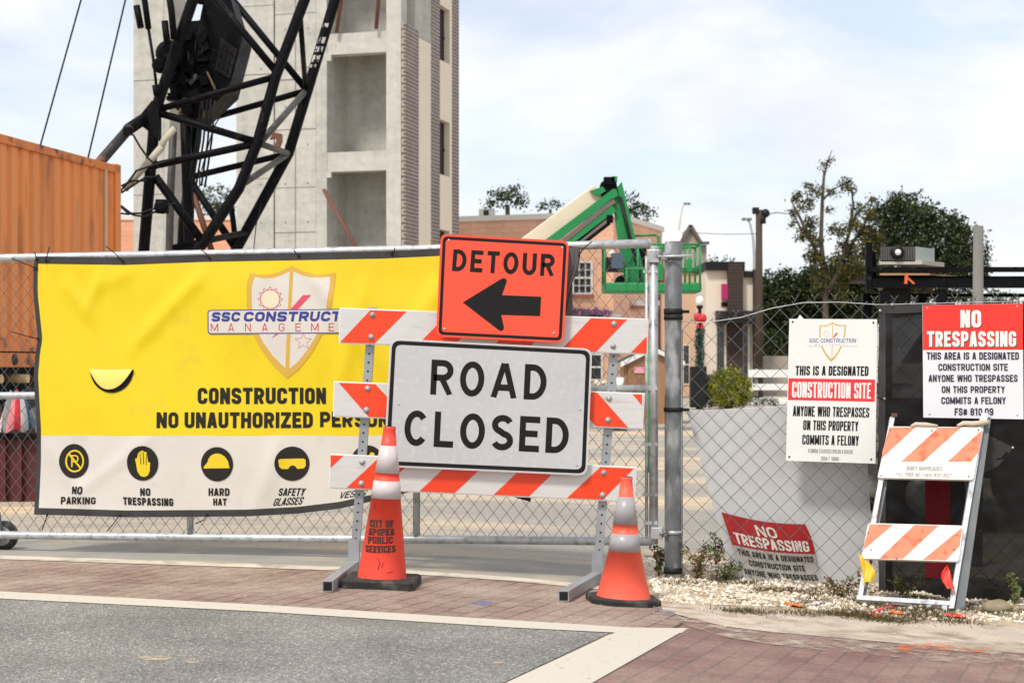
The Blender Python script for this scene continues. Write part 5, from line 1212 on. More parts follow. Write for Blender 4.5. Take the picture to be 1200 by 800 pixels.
# emblem
w = M()
so = [(344.6,312)]+[(296.6+48*(1-t), 321+(-9)*(1-t)+ (5.5*math.sin(math.pi*(1-t)))) for t in (.25,.5,.75)]+[(296.6,320.5),(293,334),(293,360),(300,392),(308,408),(320,425),(338.5,443.5),(352,433),(366,416),(378,396),(386,378),(391,362),(395,335),(395.6,320)]+[(344.6+51*(1-t), 312+8*(1-t)+5.5*math.sin(math.pi*(1-t))) for t in (.25,.5,.75)]
def shrink(pts, c, k): return [(c[0]+(x-c[0])*k, c[1]+(y-c[1])*k) for x, y in pts]
def shield(w, so, pm, o1, mg, mw, k=.885):
    si = shrink(so, (so[0][0]-1, (so[0][1]*1.3+443.5*.7)/2 if False else sum(p[1] for p in so)/len(so)-1), k)
    polyd(w, so, pm, o1, mg); polyd(w, si, pm, o1+.0006, mw); return si
si = shield(w, so, BM, .003, 0, 1)
polyd(w, [(342.5,318),(346.5,318),(341,438),(336.5,436)], BM, .0042, 0)
sp1 = []; 
for i in range(24): r_ = 15 if i % 2 == 0 else 11.2; sp1.append((320+r_*math.cos(R(i*15)), 351+r_*math.sin(R(i*15))))
ring(w, sp1, shrink(sp1, (320,351), .93), BM, .0042, 2); ring(w, ell(320,351,11.3,11.3,24), ell(320,351,10.6,10.6,24), BM, .0042, 2)
polyd(w, ell(320,351,10.5,10.5), BM, .0042, 3)
st = [(358+(10.5 if i % 2 == 0 else 4.6)*math.sin(R(i*36)), 400-(10.5 if i % 2 == 0 else 4.6)*math.cos(R(i*36))) for i in range(10)]
ring(w, st, shrink(st, (358,400), .88), BM, .0042, 2)
polyd(w, [(358,346),(367.6,346),(352,363),(343,363)], BM, .0044, 4); polyd(w, [(326,391),(330,391),(321,396.5)], BM, .0044, 4)
w.build('emblem', [GOLD, WHTV, REDI, mat('cream ink', (.78,.70,.50), .4), mat('rose ink', (.70,.07,.14), .4)], ban)
w = M(); o_ = rquad(((247,363.5),(440,362),(440,390.5),(247,391.5)), 4); i_ = rquad(((248.3,364.6),(438.8,363.1),(438.8,389.4),(248.3,390.4)), 3.4)
polyd(w, o_, BM, .0050, 1); polyd(w, i_, BM, .0056, 0); w.build('name_plate', [WHTV, BLUEI], ban)
w = M()
write(w, 'SSC', ((252.5,366),(285.5,365.8),(285,377),(252,377)), BM, .0064, 0, .022, .10, 2, .03, weight=.27); write(w, 'CONSTRUCTION', ((290,365.6),(434,364.8),(433,376.6),(289.5,377)), BM, .0064, 0, .022, .10, 2, .03, weight=.27)
for i, c in enumerate('MANAGEMENT'):
    x = 250.8+i*19.45; ww = 8.8 if c == 'M' else 6.6; x += (8.8-ww)/2
    write(w, c, rect(x,379.2-i*.07,x+ww,388.6-i*.07), BM, .0064, 1, -.004)
w.build('lettering', [BLUEI, REDI], ban)
w = M()
def bw_(t, q, b=.022, xb=3, xbw=.022, sh_=0): write(w, t, q, BM, .0022, 0, b, sh_, xb, xbw)
bw_('CONSTRUCTION', rect(235,454,384,473)); bw_('NO', rect(187.5,482.5,213,501)); bw_('UNAUTHORIZED', rect(220,482.5,368.5,501)); bw_('PERSONNEL', rect(377,482,497,500))
bw_('NO', ((88,569),(100.5,569.2),(100,578.2),(87.5,578)), .02); bw_('PARKING', ((74.5,581.2),(115,581.8),(115,590),(74,590)), .02)
bw_('NO', rect(168,571,180,580), .02); bw_('TRESPASSING', ((147.5,581.5),(206.5,583),(206.5,592),(148,590.5)), .02)
bw_('HARD', rect(247.6,571,272.4,580), .02); bw_('HAT', rect(253,583,269,591.2), .02)
bw_('SAFETY', ((330,571.2),(361,571),(358.6,580),(329,580)), .015, 2, .02, .08); bw_('GLASSES', ((325,583),(358.8,581.2),(356,590),(322.8,591.8)), .006, 1, .02, .15); bw_('VESTS', ((402,575.5),(434,572),(431,580),(400,583)), .006, 1, .02, .2)
w.build('lettering', INKB, ban)
for k, (cx_, cy_, rx, ry) in enumerate(((90,539.5,17,20),(171.3,542,18.4,20.2),(258,543,18.8,20),(345,542.5,20,20),(433,541,19,20))):
    w = M(); polyd(w, ell(cx_, cy_, rx, ry), BM, .004, 0); 
    def y_(pts, o=.0048): polyd(w, pts, BM, o, 1)
    if k == 0:
        ring(w, ell(cx_+.7,cy_,10.8,13.2), ell(cx_+.7,cy_,9,11.2), BM, .0048, 1); write(w, 'P', rect(cx_-3.4,cy_-7,cx_+5.2,cy_+7), BM, .0049, 1, .015)
        polyd(w, [(cx_-7.2,cy_-8.2),(cx_-5.4,cy_-9.4),(cx_+8.4,cy_+7.8),(cx_+6.8,cy_+9.2)], BM, .0054, 1)
    elif k == 1:
        y_([(162.6,536.5),(164.8,536),(166.6,544.5),(166.3,530.4),(168.6,529.9),(169.4,543),(170,543),(169.9,527.3),(172.3,527.3),(172.5,543),(173.1,543),(173.8,528.6),(176.1,529),(175.6,545),(176.5,546.5),(177.9,540.4),(180.2,541),(179.7,551),(177.5,556),(173,558),(168.5,556.5),(165,551)])
        for p in (((168.4,531),(169.0,531),(169.9,543),(169.0,543)),((172.0,529),(172.8,529),(173.2,543),(172.2,543)),((175.6,531),(176.2,531),(176.0,544),(175.2,544))): polyd(w, p, BM, .0056, 0)
    elif k == 2:
        y_([(242.3,548),(242.6,545.8),(246.8,544.2),(247,540.5),(248.2,536.6),(251,533),(255,530.9),(259,530.5),(263,531.4),(267.5,534.4),(271,539.6),(272.8,547.6)])
        polyd(w, [(249.5,541),(250.8,541),(250.5,544.4),(248.9,544.8)], BM, .0052, 2)
    elif k == 3:
        y_([(329.5,538),(332,537),(358,536.5),(360.5,538),(360.8,545),(358.5,548),(351,548.6),(348,544.8),(343.5,544.6),(340,548.8),(333,548.6),(330.5,546)])
    else:
        y_([(425,530),(429,529),(433,536),(437,529),(441,530),(443,553),(424,553)])
    w.build('icon', [INKB, YINK, mat('pale highlight', (.75,.62,.25), .4) if k == 2 else YINK], ban)
# black ties
for pts in (((47,315),(36,310),(21,304)), ((58,306),(61,299),(64.5,290)), ((47.5,305),(47,300),(47.5,296)), ((148,307),(140,298),(130,289.5)), ((48,397),(34,393),(21,389)), ((249,303),(246,298),(239,292)), ((353,300),(350,297),(349,294)), ((144,603),(138,612),(131,621)), ((59,603),(57,612),(55,620)), ((246,602),(243,608),(234,612)), ((461,298),(465,294),(466,291)), ((680,300),(684,293),(696,284))):
    w = M(); w.path([BM(x, y, .008+.012*i) for i, (x, y) in enumerate(pts)], .0034, 6); w.ball(BM(*pts[0], .008), .0085, 8); w.build('cable_tie', BLACKPL, ban)
w = M()
P = []
for i, (xa_, xb_, y) in enumerate(((668,681,291),(671,681,301),(672,680,310),(671,678,318),(669,674,326),(666.5,669,340),(663.5,665,356),(661,662.2,372),(657,658.5,395))):
    P.append([BM(xa_+(xb_-xa_)*u/6, y, .008+.010*math.sin(u*1.7+i*.4)) for u in range(7)])
w.grid(P[::-1]); w.tube(BM(678,322,.02), BM(687,315,.03), .006, n=6); w.build('torn_edge', mat('dark grey hem cloth', (.10,.10,.10), .6), ban)

# ------------------------------------------------------------------ chain link fence to the right
FA, FB = PX(794, HZ, 10.08), PX(1700, HZ, 9.486)
FP = Plane(FA, FB, FA+UZ)
fe = thing('chain_link_fence', 'sagging galvanized chain link fence running right from the thick gate post', 'fence', ((FA.x+FB.x)/2, (FA.y+FB.y)/2, -.1))
TW = [(795,376),(826,378),(868,372),(905,361),(942,354.5),(985,354),(1030,357),(1110,355),(1200,353),(1330,352),(1700,346)]
w = M(); zt_ = zline(FP, FA, [(x, y-3) for x, y in TW]); zb_ = zline(FP, FA, [(795,690),(900,694),(1000,702),(1200,714),(1330,722),(1700,748)])
chain(w, FA, FB, zt_, zb_, .114, .116, .0024, FP.n); w.build('chain_link_mesh', WIRE, fe)
w = M(); rn = random.Random(8)
u = 0.; d_ = (FB-FA); Lf = d_.length; d_.normalize(); d_.z = 0
while u < Lf-.05:
    p = Vector((FA.x, FA.y, 0))+d_*u+UZ*(zt_(u)-.004)
    for s_ in (-1, 1): w.path([p+d_*s_*.004, p-d_*s_*.006+UZ*.022, p-d_*s_*.020+UZ*.040+FP.n*.004], .0017, 5)
    u += .057*2
w.build('barb', WIRE, fe)
w = M(); w.path([FP(x, y, .004) for x, y in TW], .0028, 6); w.build('tension_wire', GALV, fe)
w = M(); w.tube(FP(798,380), FP(799,690), .0035, n=6); w.build('tension_bar', GALV, fe)
p = FP(1046,352); w = M(); w.tube((p.x, p.y+.14, gz(p.x,p.y)-.1), (p.x, p.y+.14, FP(1046,362).z), .03, n=14); w.build('line_post', GALV_OLD, fe)

def sw(x, y): 
    return .009*math.sin(x*.16+y*.07+2*math.sin(y*.03))+.007*math.sin(y*.19-x*.09)+.012*math.sin(x*.05+y*.012)+.010*math.sin(y*.035+x*.02)+.006*math.sin(x*.11-y*.05)+.014*math.exp(-((x-1050-.4*(440-y))/16)**2)
def SM(px_, py_, off=0.): return FP(px_, py_, .0185-.45*min(.034, abs(sw(px_, py_)))+off)
w = M(); P = []
for i in range(81):
    t = i/80; row = []
    for j in range(201):
        x = 1030+660*j/200; y0 = yat([(1030,357.5),(1048,358.5),(1080,357),(1120,358),(1200,356),(1340,354),(1700,348)], x); y1 = yat([(1030,690),(1045,702),(1120,712),(1200,722),(1340,735),(1700,758)], x)
        row.append(SM(x-(0 if j else 0)+ (1.5*math.sin(t*20) if j == 0 else 0), y0+(y1-y0)*t))
    P.append(row)
w.grid(P[::-1]); 
scr = thing('windscreen', 'black windscreen fabric hung on the right part of the chain link fence', 'fence screen', FP(1180, 715))
w.build('fabric', screen_mat(), scr)
w = M(); w.grid([[SM(1030+660*j/120, yat([(1030,357.5),(1048,358.5),(1080,357),(1120,358),(1200,356),(1340,354),(1700,348)], 1030+660*j/120)+k, .005) for j in range(121)] for k in (9, 5, -.6)]); w.build('top_hem', HEM, scr)
w = M(); w.grid([[SM(1029.5+k, 357+340*j/40, .006) for k in (0, 4, 8)] for j in range(40, -1, -1)]); w.build('side_hem', HEM, scr)
w = M()
for x, y in ((1031,364),(1045,357),(1036,467),(1186,524),(1120,357)): w.ball(SM(x, y, .014), .008, 8, sc=(1,.5,1))
w.build('grommet', GALV, scr)
w = M(); poly(w, [(1150,505),(1187,524),(1170,545),(1150,555),(1138,552)], SM, .004); w.build('patch', mat('grey brown patch cloth', (.045,.042,.038), .7, spec=.2), scr)
w = M(); w.grid([[SM(1084+29*j/6, 552+124*i/12, .008+.004*math.sin(i+j)) for j in range(7)] for i in range(12, -1, -1)]); o = w.build('cloth_strip', mat('deep red cloth', (.11,.005,.009), .8, spec=.2)); tag(o, 'deep red cloth strip on the black fabric behind the striped trestle', 'cloth')

# ------------------------------------------------------------------ printed signs on the fence
def plate(root, q, pm, thick, m, name='panel', r=0):
    w = M(); pts = rquad(q, r) if r else q
    n = (pm(q[0][0], q[0][1], 1)-pm(q[0][0], q[0][1], 0)); w.prism([pm(x, y, 0) for x, y in pts], -n*thick); return w.build(name, m, root, fix=True)
S1 = Plane(FP(921,540,.030), FP(1028,543,.022), FP(925,373,.018))
q1 = ((925,373.5),(1028,374),(1026,543),(921,539.5))
g1 = thing('site_sign', 'white sign with gold shield emblem and red construction site band on the mesh', 'sign', S1(974, 541))
plate(g1, q1, S1, .004, WHT)
w = M(); poly(w, ((924,443),(1025.5,444.5),(1025,470.5),(923.5,468.5)), S1, .0008); w.build('red_band', CRED, g1)
w = M(); T = lambda t, q, b=.012, xb=2, xbw=.016, m=0: write(w, t, q, S1, .0012, m, b, 0, xb, xbw)
T('THIS IS A DESIGNATED', ((932.5,428.5),(1018,429),(1017.6,440.3),(932,439.5))); T('ANYONE WHO TRESPASSES', ((929.5,475.3),(1019,477.5),(1018.5,489),(929,487.3))); T('ON THIS PROPERTY', ((941.5,492),(1006,493.6),(1005.6,505),(941,503.6))); T('COMMITS A FELONY', ((940.3,509),(1006.6,510.5),(1006.2,522),(940,520.5)))
T('FLORIDA STATUTES 810.09 & 810.09', ((947,525.6),(999,527),(999,531.6),(947,530.2)), 0, 0, 0, 1); T('CGC# 1518080', ((962,534.6),(983,535.2),(983,539.6),(962,539)), 0, 0, 0, 1)
T('CONSTRUCTION SITE', ((928.3,447),(1021,448.5),(1020.6,467),(928,465.5)), .022, 3, .02, 2)
w.build('lettering', [INK, mat('grey ink', (.22,.22,.21), .5), WHT], g1)
w = M(); sc_ = lambda pts: [(975.8+(x-344.6)*.305, 377.5+(y-312)*.352) for x, y in pts]
so2 = sc_(so); si2 = shrink(so2, (975.5, sum(p[1] for p in so2)/len(so2)), .9); poly(w, so2, S1, .0008, 0); poly(w, si2, S1, .0012, 1); poly(w, [(975.3,380),(976.2,380),(975.2,422),(974.4,421)], S1, .0016, 0)
poly(w, [(979.5,390),(982.6,390),(977.5,395.5),(975.8,395.5)], S1, .0016, 2); poly(w, rect(946.5,395.6,1005,405.4), S1, .0019, 1)
ring(w, ell(968.5,391,3.4,3.4,16), ell(968.5,391,2.9,2.9,16), S1, .0016, 4)
write(w, 'SSC CONSTRUCTION', rect(948.5,396.6,1003,401.3), S1, .0022, 3, .02, .1, 1, .03)
for i, c in enumerate('MANAGEMENT'): write(w, c, rect(955+i*4,402.4,957+i*4,404.6), S1, .0022, 4)
w.build('emblem', [GOLD, WHT, REDI, BLUEI, mat('pale red ink', (.6,.35,.35), .5)], g1)
w = M()
for x, y in ((929,377),(1023.5,378),(925,535),(1021,538)): w.ball(S1(x,y,.001), .006, 8, sc=(1,.5,1))
w.build('rivet', BLACKPL, g1)
w = M(); w.prism([S1(x,y,-.006) for x, y in ((934,374),(937.5,368.5),(942.5,374))], -S1.n*.003); w.build('paper_scrap', WHT, g1, fix=True)
w = M(); w.grid([[S1(1027+ (4+2*math.sin(i*.9))*j/3, 452+92*i/10, -.012-.01*j) for j in range(4)] for i in range(10,-1,-1)]); w.build('torn_backing', mat('dirty white backing', (.55,.52,.48), .7, col2=(.08,.07,.06), c2=(.55,.6), c2s=30), g1)
w = M(); w.beam(S1(1027,466,.002), SM(1036,467,.016), .006, .003); w.build('cable_tie', BLACKPL, g1)

S2 = Plane(FP(1082,489,.036), FP(1199,490,.036), FP(1081,358,.031))
q2 = ((1081,357.5),(1198.5,355.5),(1199.5,491),(1082,489))
g2 = thing('warning_sign', 'red and white no trespassing sign fixed upright on the black fabric', 'sign', S2(1140, 490))
plate(g2, q2, S2, .004, mat('cool white sign paint', (.78,.78,.82), .35))
w = M(); poly(w, ((1081.2,357.6),(1198.4,355.7),(1198.9,409.6),(1081.6,410)), S2, .0008); w.build('red_panel', SRED, g2)
w = M(); T = lambda t, q, b=.02, xb=3, xbw=.018, m=0: write(w, t, q, S2, .0012, m, b, 0, xb, xbw)
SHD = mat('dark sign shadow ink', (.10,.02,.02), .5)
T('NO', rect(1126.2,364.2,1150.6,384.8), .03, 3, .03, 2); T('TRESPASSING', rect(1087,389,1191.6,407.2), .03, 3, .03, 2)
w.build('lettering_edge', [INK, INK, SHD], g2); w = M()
T = lambda t, q, b=.02, xb=3, xbw=.018, m=0: write(w, t, q, S2, .0026, m, b, 0, xb, xbw)
T('NO', rect(1125.4,363.2,1149.8,383.8), .03, 3, .03, 1); T('TRESPASSING', rect(1086.2,388,1190.8,406.2), .03, 3, .03, 1)
for t, a, b, y0, y1 in (('THIS AREA IS A DESIGNATED',1086,1194,412.6,421.2),('CONSTRUCTION SITE',1099.5,1181,426,434.2),('ANYONE WHO TRESPASSES',1088,1192.5,439,447.2),('ON THIS PROPERTY',1103.5,1177.5,452.2,460.2),('COMMITS A FELONY',1103,1178.6,465,473.2),('FS# 810.09',1118.6,1164,478,486.4)): T(t, rect(a,y0,b,y1), .02, 2, .022, 0)
w.build('lettering', [mat('navy black ink', (.02,.02,.04), .45), WHT], g2)
w = M()
for x, y in ((1086.5,361),(1192,359),(1089.5,485),(1192,486)): w.ball(S2(x,y,.001), .006, 8, sc=(1,.5,1))
w.build('rivet', GALV, g2)

# white board leaning behind the mesh, bent sign on it
WB = Plane(PX(805,481,10.16), PX(1010,474,10.08), PX(862,690,10.20))
o = plate(None, ((805,482),(925,475.5),(1012,473),(1020,596),(1046,697),(864,697)), WB, .03, mat('white plastic sheet', (.60,.605,.61), .35, var=.03, vs=2, col2=(.52,.51,.48), c2=(.62,.8), c2s=3), 'leaning_board'); tag(o, 'large plain white board leaning crooked behind the chain link mesh', 'board')
def BSM(x, y, off=0.):
    t = (x-845)/110
    return WB(x, y, .028+.022*math.sin(math.pi*max(0,min(1,t)))+.02*ss(660,690,y)+off)
def bq(u, v):
    tl, tr, br, bl_ = (845,599), (943,613), (970,697), (876,690)
    x = (tl[0]*(1-u)+tr[0]*u)*(1-v)+(bl_[0]*(1-u)+br[0]*u)*v; y = (tl[1]*(1-u)+tr[1]*u)*(1-v)+(bl_[1]*(1-u)+br[1]*u)*v
    return x+ (2.2*math.sin(v*7)*u), y+3.2*math.sin(math.pi*u)*(1-v*.5)
g3 = thing('fallen_sign', 'bent no trespassing sign slumped low against the white board', 'sign', BSM(905, 690))
w = M(); w.grid([[BSM(*bq(j/14, i/12)) for j in range(15)] for i in range(12,-1,-1)], 0, True, lambda i, j: 1 if 11-i < 5 else 0); w.grid([[BSM(*bq(j/14, i/12), -.003) for j in range(15)] for i in range(13)]); w.build('panel', [mat('shaded white sign', (.38,.355,.325), .5, var=.08, vs=8), mat('shaded red sign', (.36,.012,.016), .45, var=.08, vs=6)], g3)  # shade on the slumped sign is put into its darkened white and red
w = M(); bt = lambda t, u0, v0, u1, v1, m=0: write(w, t, ((u0,v0),(u1,v0),(u1,v1),(u0,v1)), lambda u, v, o_: BSM(*bq(u, v), o_), .004, m, .02, 0, 2, .022)
bt('NO', .36, .07, .60, .22, 1); bt('TRESPASSING', .06, .235, .94, .385, 1)
bt('THIS AREA IS A DESIGNATED', .04, .45, .97, .525); bt('CONSTRUCTION SITE', .14, .575, .84, .65); bt('ANYONE WHO TRESPASSES', .04, .70, .96, .775); bt('ON THIS PROPERTY', .18, .82, .8, .895)
w.build('lettering', [INKB, WHTV], g3)

# ================================================================== type three barricade with its two signs
BY = 9.8
BPL = Plane((0,BY,0), (1,BY,0), (0,BY,1))
ba = thing('barricade', 'tall three rail barricade with red and white stripes on perforated steel posts', 'barricade', (PX(575,0,BY).x, BY, gz(-.2,BY)))
def perf(parent, name, p, q, wd, hole_up, n0):
    w = M(); w.beam(p, q, wd, wd, 0, up=(0,-1,0))
    d = (q-p); L = d.length; d.normalize(); a = d.cross(Vector((0,-1,0))).normalized(); f = a.cross(d).normalized()
    if f.y > 0: f = -f
    k = int(L/.0254/2)
    for i in range(k):
        c = p+d*(.02+i*.0508*1.0)+f*(wd/2+.0008)
        if (c-p).dot(d) > L-.01: break
        w.add([c+(a*math.cos(t*math.pi/4)+d*math.sin(t*math.pi/4))*.0062 for t in range(8)], [tuple(range(8))], 1)
    return w.build(name, [GALV, BLACKPL], parent)
PST = mat('dull galvanized post', (.36,.38,.395), .5, .45, var=.12, vs=10)
lp0, lp1 = PX(415,668,9.86), PX(437,360,9.86); rp0, rp1 = PX(699.5,686,9.86), PX(722.5,368,9.86)
lp0.z = max(lp0.z, gz(lp0.x,9.86)+.02); rp0.z = max(rp0.z, gz(rp0.x,9.86)+.02)
for p, q, fx, fy in ((lp0, lp1, 384, 686.5), (rp0, rp1, 660.5, 698)):
    o = perf(ba, 'post', p, q, .050, None, 0); o.data.materials[0] = PST
    w = M(); c = p; w.beam(c-UZ*.03, c+UZ*.17, .062, .062, up=(0,-1,0)); sl_ = w.build('socket', PST, ba)
    e = GR(fx, fy, .035); mid = Vector((p.x, p.y, gz(p.x,p.y)+.035)); bk2 = mid+(mid-e)*1.0; bk2.z = gz(bk2.x,bk2.y)+.035
    w = M(); w.beam(e, bk2, .056, .056)
    dd = (e-mid).normalized(); w.beam(e+dd*.0006, e+dd*.001, .046, .046, 1)
    w.build('foot', [PST, BLACKPL], ba)
RAILS = {'top': ((398,360.5),(760,373.5),(759,415.5),(397,402.5)), 'mid': ((391,446.5),(756,460.5),(753.5,503),(390,488)), 'bot': ((387,531.5),(746.5,547),(744,588.5),(385,572))}
STR = {'top': [[(434,361.8),(476.5,363.3),(439,404),(397.5,402.4),(397.5,400)],[(526,365),(569,366.6),(531,407.2),(489,405.8)],[(610,368.2),(653,369.7),(619,410.5),(577,409)],[(692.5,371),(735,372.6),(699,413.2),(657,411.6)],[(759.6,394),(759.1,415.4),(739,414.6)]],
       'mid': [[(397,446.8),(440,448.4),(477,491.6),(432,489.8)],[(486,450.2),(529,451.8),(566,495.3),(523,493.5)],[(575,453.6),(618,455.2),(654,499),(611,497.2)],[(662,457),(700,458.4),(736,502.3),(698,500.7)],[(741,460),(755.9,460.6),(755,475)]],
       'bot': [[(387,531.6),(402.5,532.2),(386.3,548)],[(444.5,534),(486,535.8),(447,574.6),(406,573)],[(530,537.7),(572,539.5),(533,578.6),(491.5,576.8)],[(617,541.4),(658,543.2),(620,582.8),(578.5,581)],[(703.5,545.2),(745.5,547),(706.5,586.8),(664.5,585)]]}
def BP(x, y, off=0.): return BPL(x, y, off)
for k in ('top', 'mid', 'bot'):
    q = RAILS[k]; w = M(); w.prism([BP(x, y) for x, y in q], (0, .028, 0)); rl_ = w.build('rail', WHT, ba, bevel=.002, fix=True)
    w = M(); poly(w, inset(q, 1.3), BP, .0026); w.build('white_sheeting', WHTR, rl_)
    # clip stripes to the inset band so a white rim stays
    w = M()
    for st_ in STR[k]:
        cx_ = sum(p[0] for p in st_)/len(st_); cy_ = sum(p[1] for p in st_)/len(st_)
        pts = []
        for x, y in st_:
            t = (x-q[0][0])/(q[1][0]-q[0][0]); yt = q[0][1]+(q[1][1]-q[0][1])*t+1.6; yb = q[3][1]+(q[2][1]-q[3][1])*t-1.6
            x = min(max(x, q[3][0]+2.4), q[2][0]-1.2); pts.append((x, min(max(y, yt), yb)))
        poly(w, pts, BP, .0036)
    w.build('stripe', RED, rl_)
for x, y in ((436.6,369),(435,394.6),(719.4,379.4),(718.4,405.2),(431,455),(429.4,480),(713.6,466.4),(712.4,492),(424.5,541),(423.5,566),(707.4,553.6),(706,579.6)):
    w = M(); w.lathe(BP(x, y, .0045), [(.0165,0),(.0165,.003),(.009,.0035),(.009,.010),(.005,.0115)], 14, ax=(0,-1,0)); w.build('bolt', GALV, ba)
# dark wedge under the lower rail
w = M(); w.prism([BP(x, y, -.04) for x, y in ((592,579),(622,580),(622,588.5),(606,584))], (0,.01,0)); w.build('bracket', BLACKPL, ba, fix=True)

def road_sign(name, label, q, Y, face, rad, edge_m, border_in, border_w):
    pl = Plane((0,Y,0), (1,Y,0), (0,Y,1)); c = pl((q[2][0]+q[3][0])/2, (q[2][1]+q[3][1])/2)
    t = thing(name, label, 'sign', c)
    plate(t, q, pl, .0035, edge_m, 'panel', rad)
    w = M(); poly(w, rquad(inset(q, .6), rad-.4), pl, .0008); w.build('sheeting', face, t)
    a = rquad(inset(q, border_in), rad-1.6); b = rquad(inset(q, border_in+border_w), max(2, rad-4.2))
    w = M(); ring(w, a, b, pl, .0014); w.build('border', INK, t)
    return t, pl
qr = ((457.5,396.5),(694,408.5),(688,557),(449.5,546.5))
rc, rp_ = road_sign('road_sign', 'large white rectangular sign reading road closed on the barricade', qr, 9.755, SGREY, 11, WHT, 2.2, 4.6)
de_q = ((516.5,274),(667,282.5),(660.5,402),(511,394.5))
de, dp_ = road_sign('detour_sign', 'orange detour sign with a left arrow above the white sign', de_q, 9.74, ORNG, 8, ORNG, 2.6, 3.6)

# highway lettering drawn as strokes of even width
def arc(cx, cy, rx, ry, a0, a1, n=14): return [(cx+rx*math.cos(R(a0+(a1-a0)*i/n)), cy-ry*math.sin(R(a0+(a1-a0)*i/n))) for i in range(n+1)]
def glyph(c, s=.17):
    """closed outlines and ribbons in a unit box (y down); s = stroke over height"""
    h = s/2; w_ = .68
    if c == 'O': return w_+.06, [arc(.37, .5, .37-h, .5-h, 90, 450, 40)]
    if c == 'D': return w_, [[(h, h), (.26, h)]+arc(.26, .5, w_-.26-h, .5-h, 90, -90, 20)+[(h, 1-h), (h, h)]]
    if c == 'R': return w_, [[(h, 1), (h, h), (.36, h)]+arc(.36, .30, w_-.36-h, .30-h, 90, -90, 14)+[(h, .6-h)], [(.33, .6-h), (w_-h*.95, 1)]]
    if c == 'A': return .80, [[(h, 1), (.40-h*.2, 0.0)], [(.80-h, 1), (.40+h*.2, 0.0)], [(.16, .70), (.64, .70)]]
    if c == 'C': return w_+.02, [arc(.36, .5, .36-h, .5-h, 42, 318, 34)]
    if c == 'L': return .58, [[(h, 0), (h, 1-h), (.58, 1-h)]]
    if c == 'S': return w_-.03, [arc(.33, .275, .33-h-.01, .275-h, 20, 90, 8)[0:0]+arc(.33, .28, .32-h, .28-h, 22, 250, 18)+arc(.33, .72, .33-h, .28-h, 80, -158, 20)]
    if c == 'E': return .6, [[(.6, h), (h, h), (h, 1-h), (.6, 1-h)], [(h, .49), (.54, .49)]]
    if c == 'T': return .6, [[(0, h), (.6, h)], [(.3, h), (.3, 1)]]
    if c == 'U': return w_, [[(h, 0), (h, .62)]+arc(w_/2, .62, w_/2-h, .38-h, 180, 360, 18)+[(w_-h, .62), (w_-h, 0)]]
def hwy(w, word, quad, pl, off, s=.17, gap=.24, lift=.0002):
    x = 0; pieces = []
    for c in word:
        wd, rib = glyph(c, s)
        for k, r_ in enumerate(rib):
            for f in stroke(r_, s): pieces.append(([(p[0]+x, min(1, max(0, p[1]))) for p in f], k))
        x += wd+gap
    W_ = x-gap; a, b, c_, d = quad
    for f, k in pieces:
        v = []
        for u_, v_ in f:
            u = u_/W_; px_ = (a[0]*(1-u)+b[0]*u)*(1-v_)+(d[0]*(1-u)+c_[0]*u)*v_; py_ = (a[1]*(1-u)+b[1]*u)*(1-v_)+(d[1]*(1-u)+c_[1]*u)*v_
            v.append(pl(px_, py_, off+k*lift))
        w.add(v, [(0, 1, 2, 3)])
w = M(); hwy(w, 'ROAD', ((506,421),(641.5,427.5),(639.5,469),(504,462)), rp_, .0014, .182, .21); hwy(w, 'CLOSED', ((475,480),(667.5,490),(665.5,531.5),(473,521.5)), rp_, .0014, .182, .19); w.build('lettering', INK, rc)
w = M(); hwy(w, 'DETOUR', ((531.5,292),(650.5,298),(649,324),(529.5,317.5)), dp_, .0014, .20, .20); w.build('lettering', INK, de)
w = M(); poly(w, [(542.3,354.3),(586,327.5),(589,326),(592,326.2),(594,328.5),(593.4,331.5),(588.4,345.8),(634.2,347.6),(633,370.4),(587.4,369),(590.6,383.2),(590,386.6),(587,388),(584,386.4)], dp_, .0014); w.build('arrow', INK, de)
w = M()
for x, y in ((521,385.2),(649,390.2),(526,281.5),(659,290)): w.ball(dp_(x, y, .002), .007, 10, sc=(1,.6,1))
w.build('rivet', GALV, de)
w = M()
for x, y in ((467,473.5),(679.5,479.6),(465,530),(676,545)): w.ball(rp_(x, y, .002), .006, 10, sc=(1,.6,1))
w.build('rivet', GALV, rc)

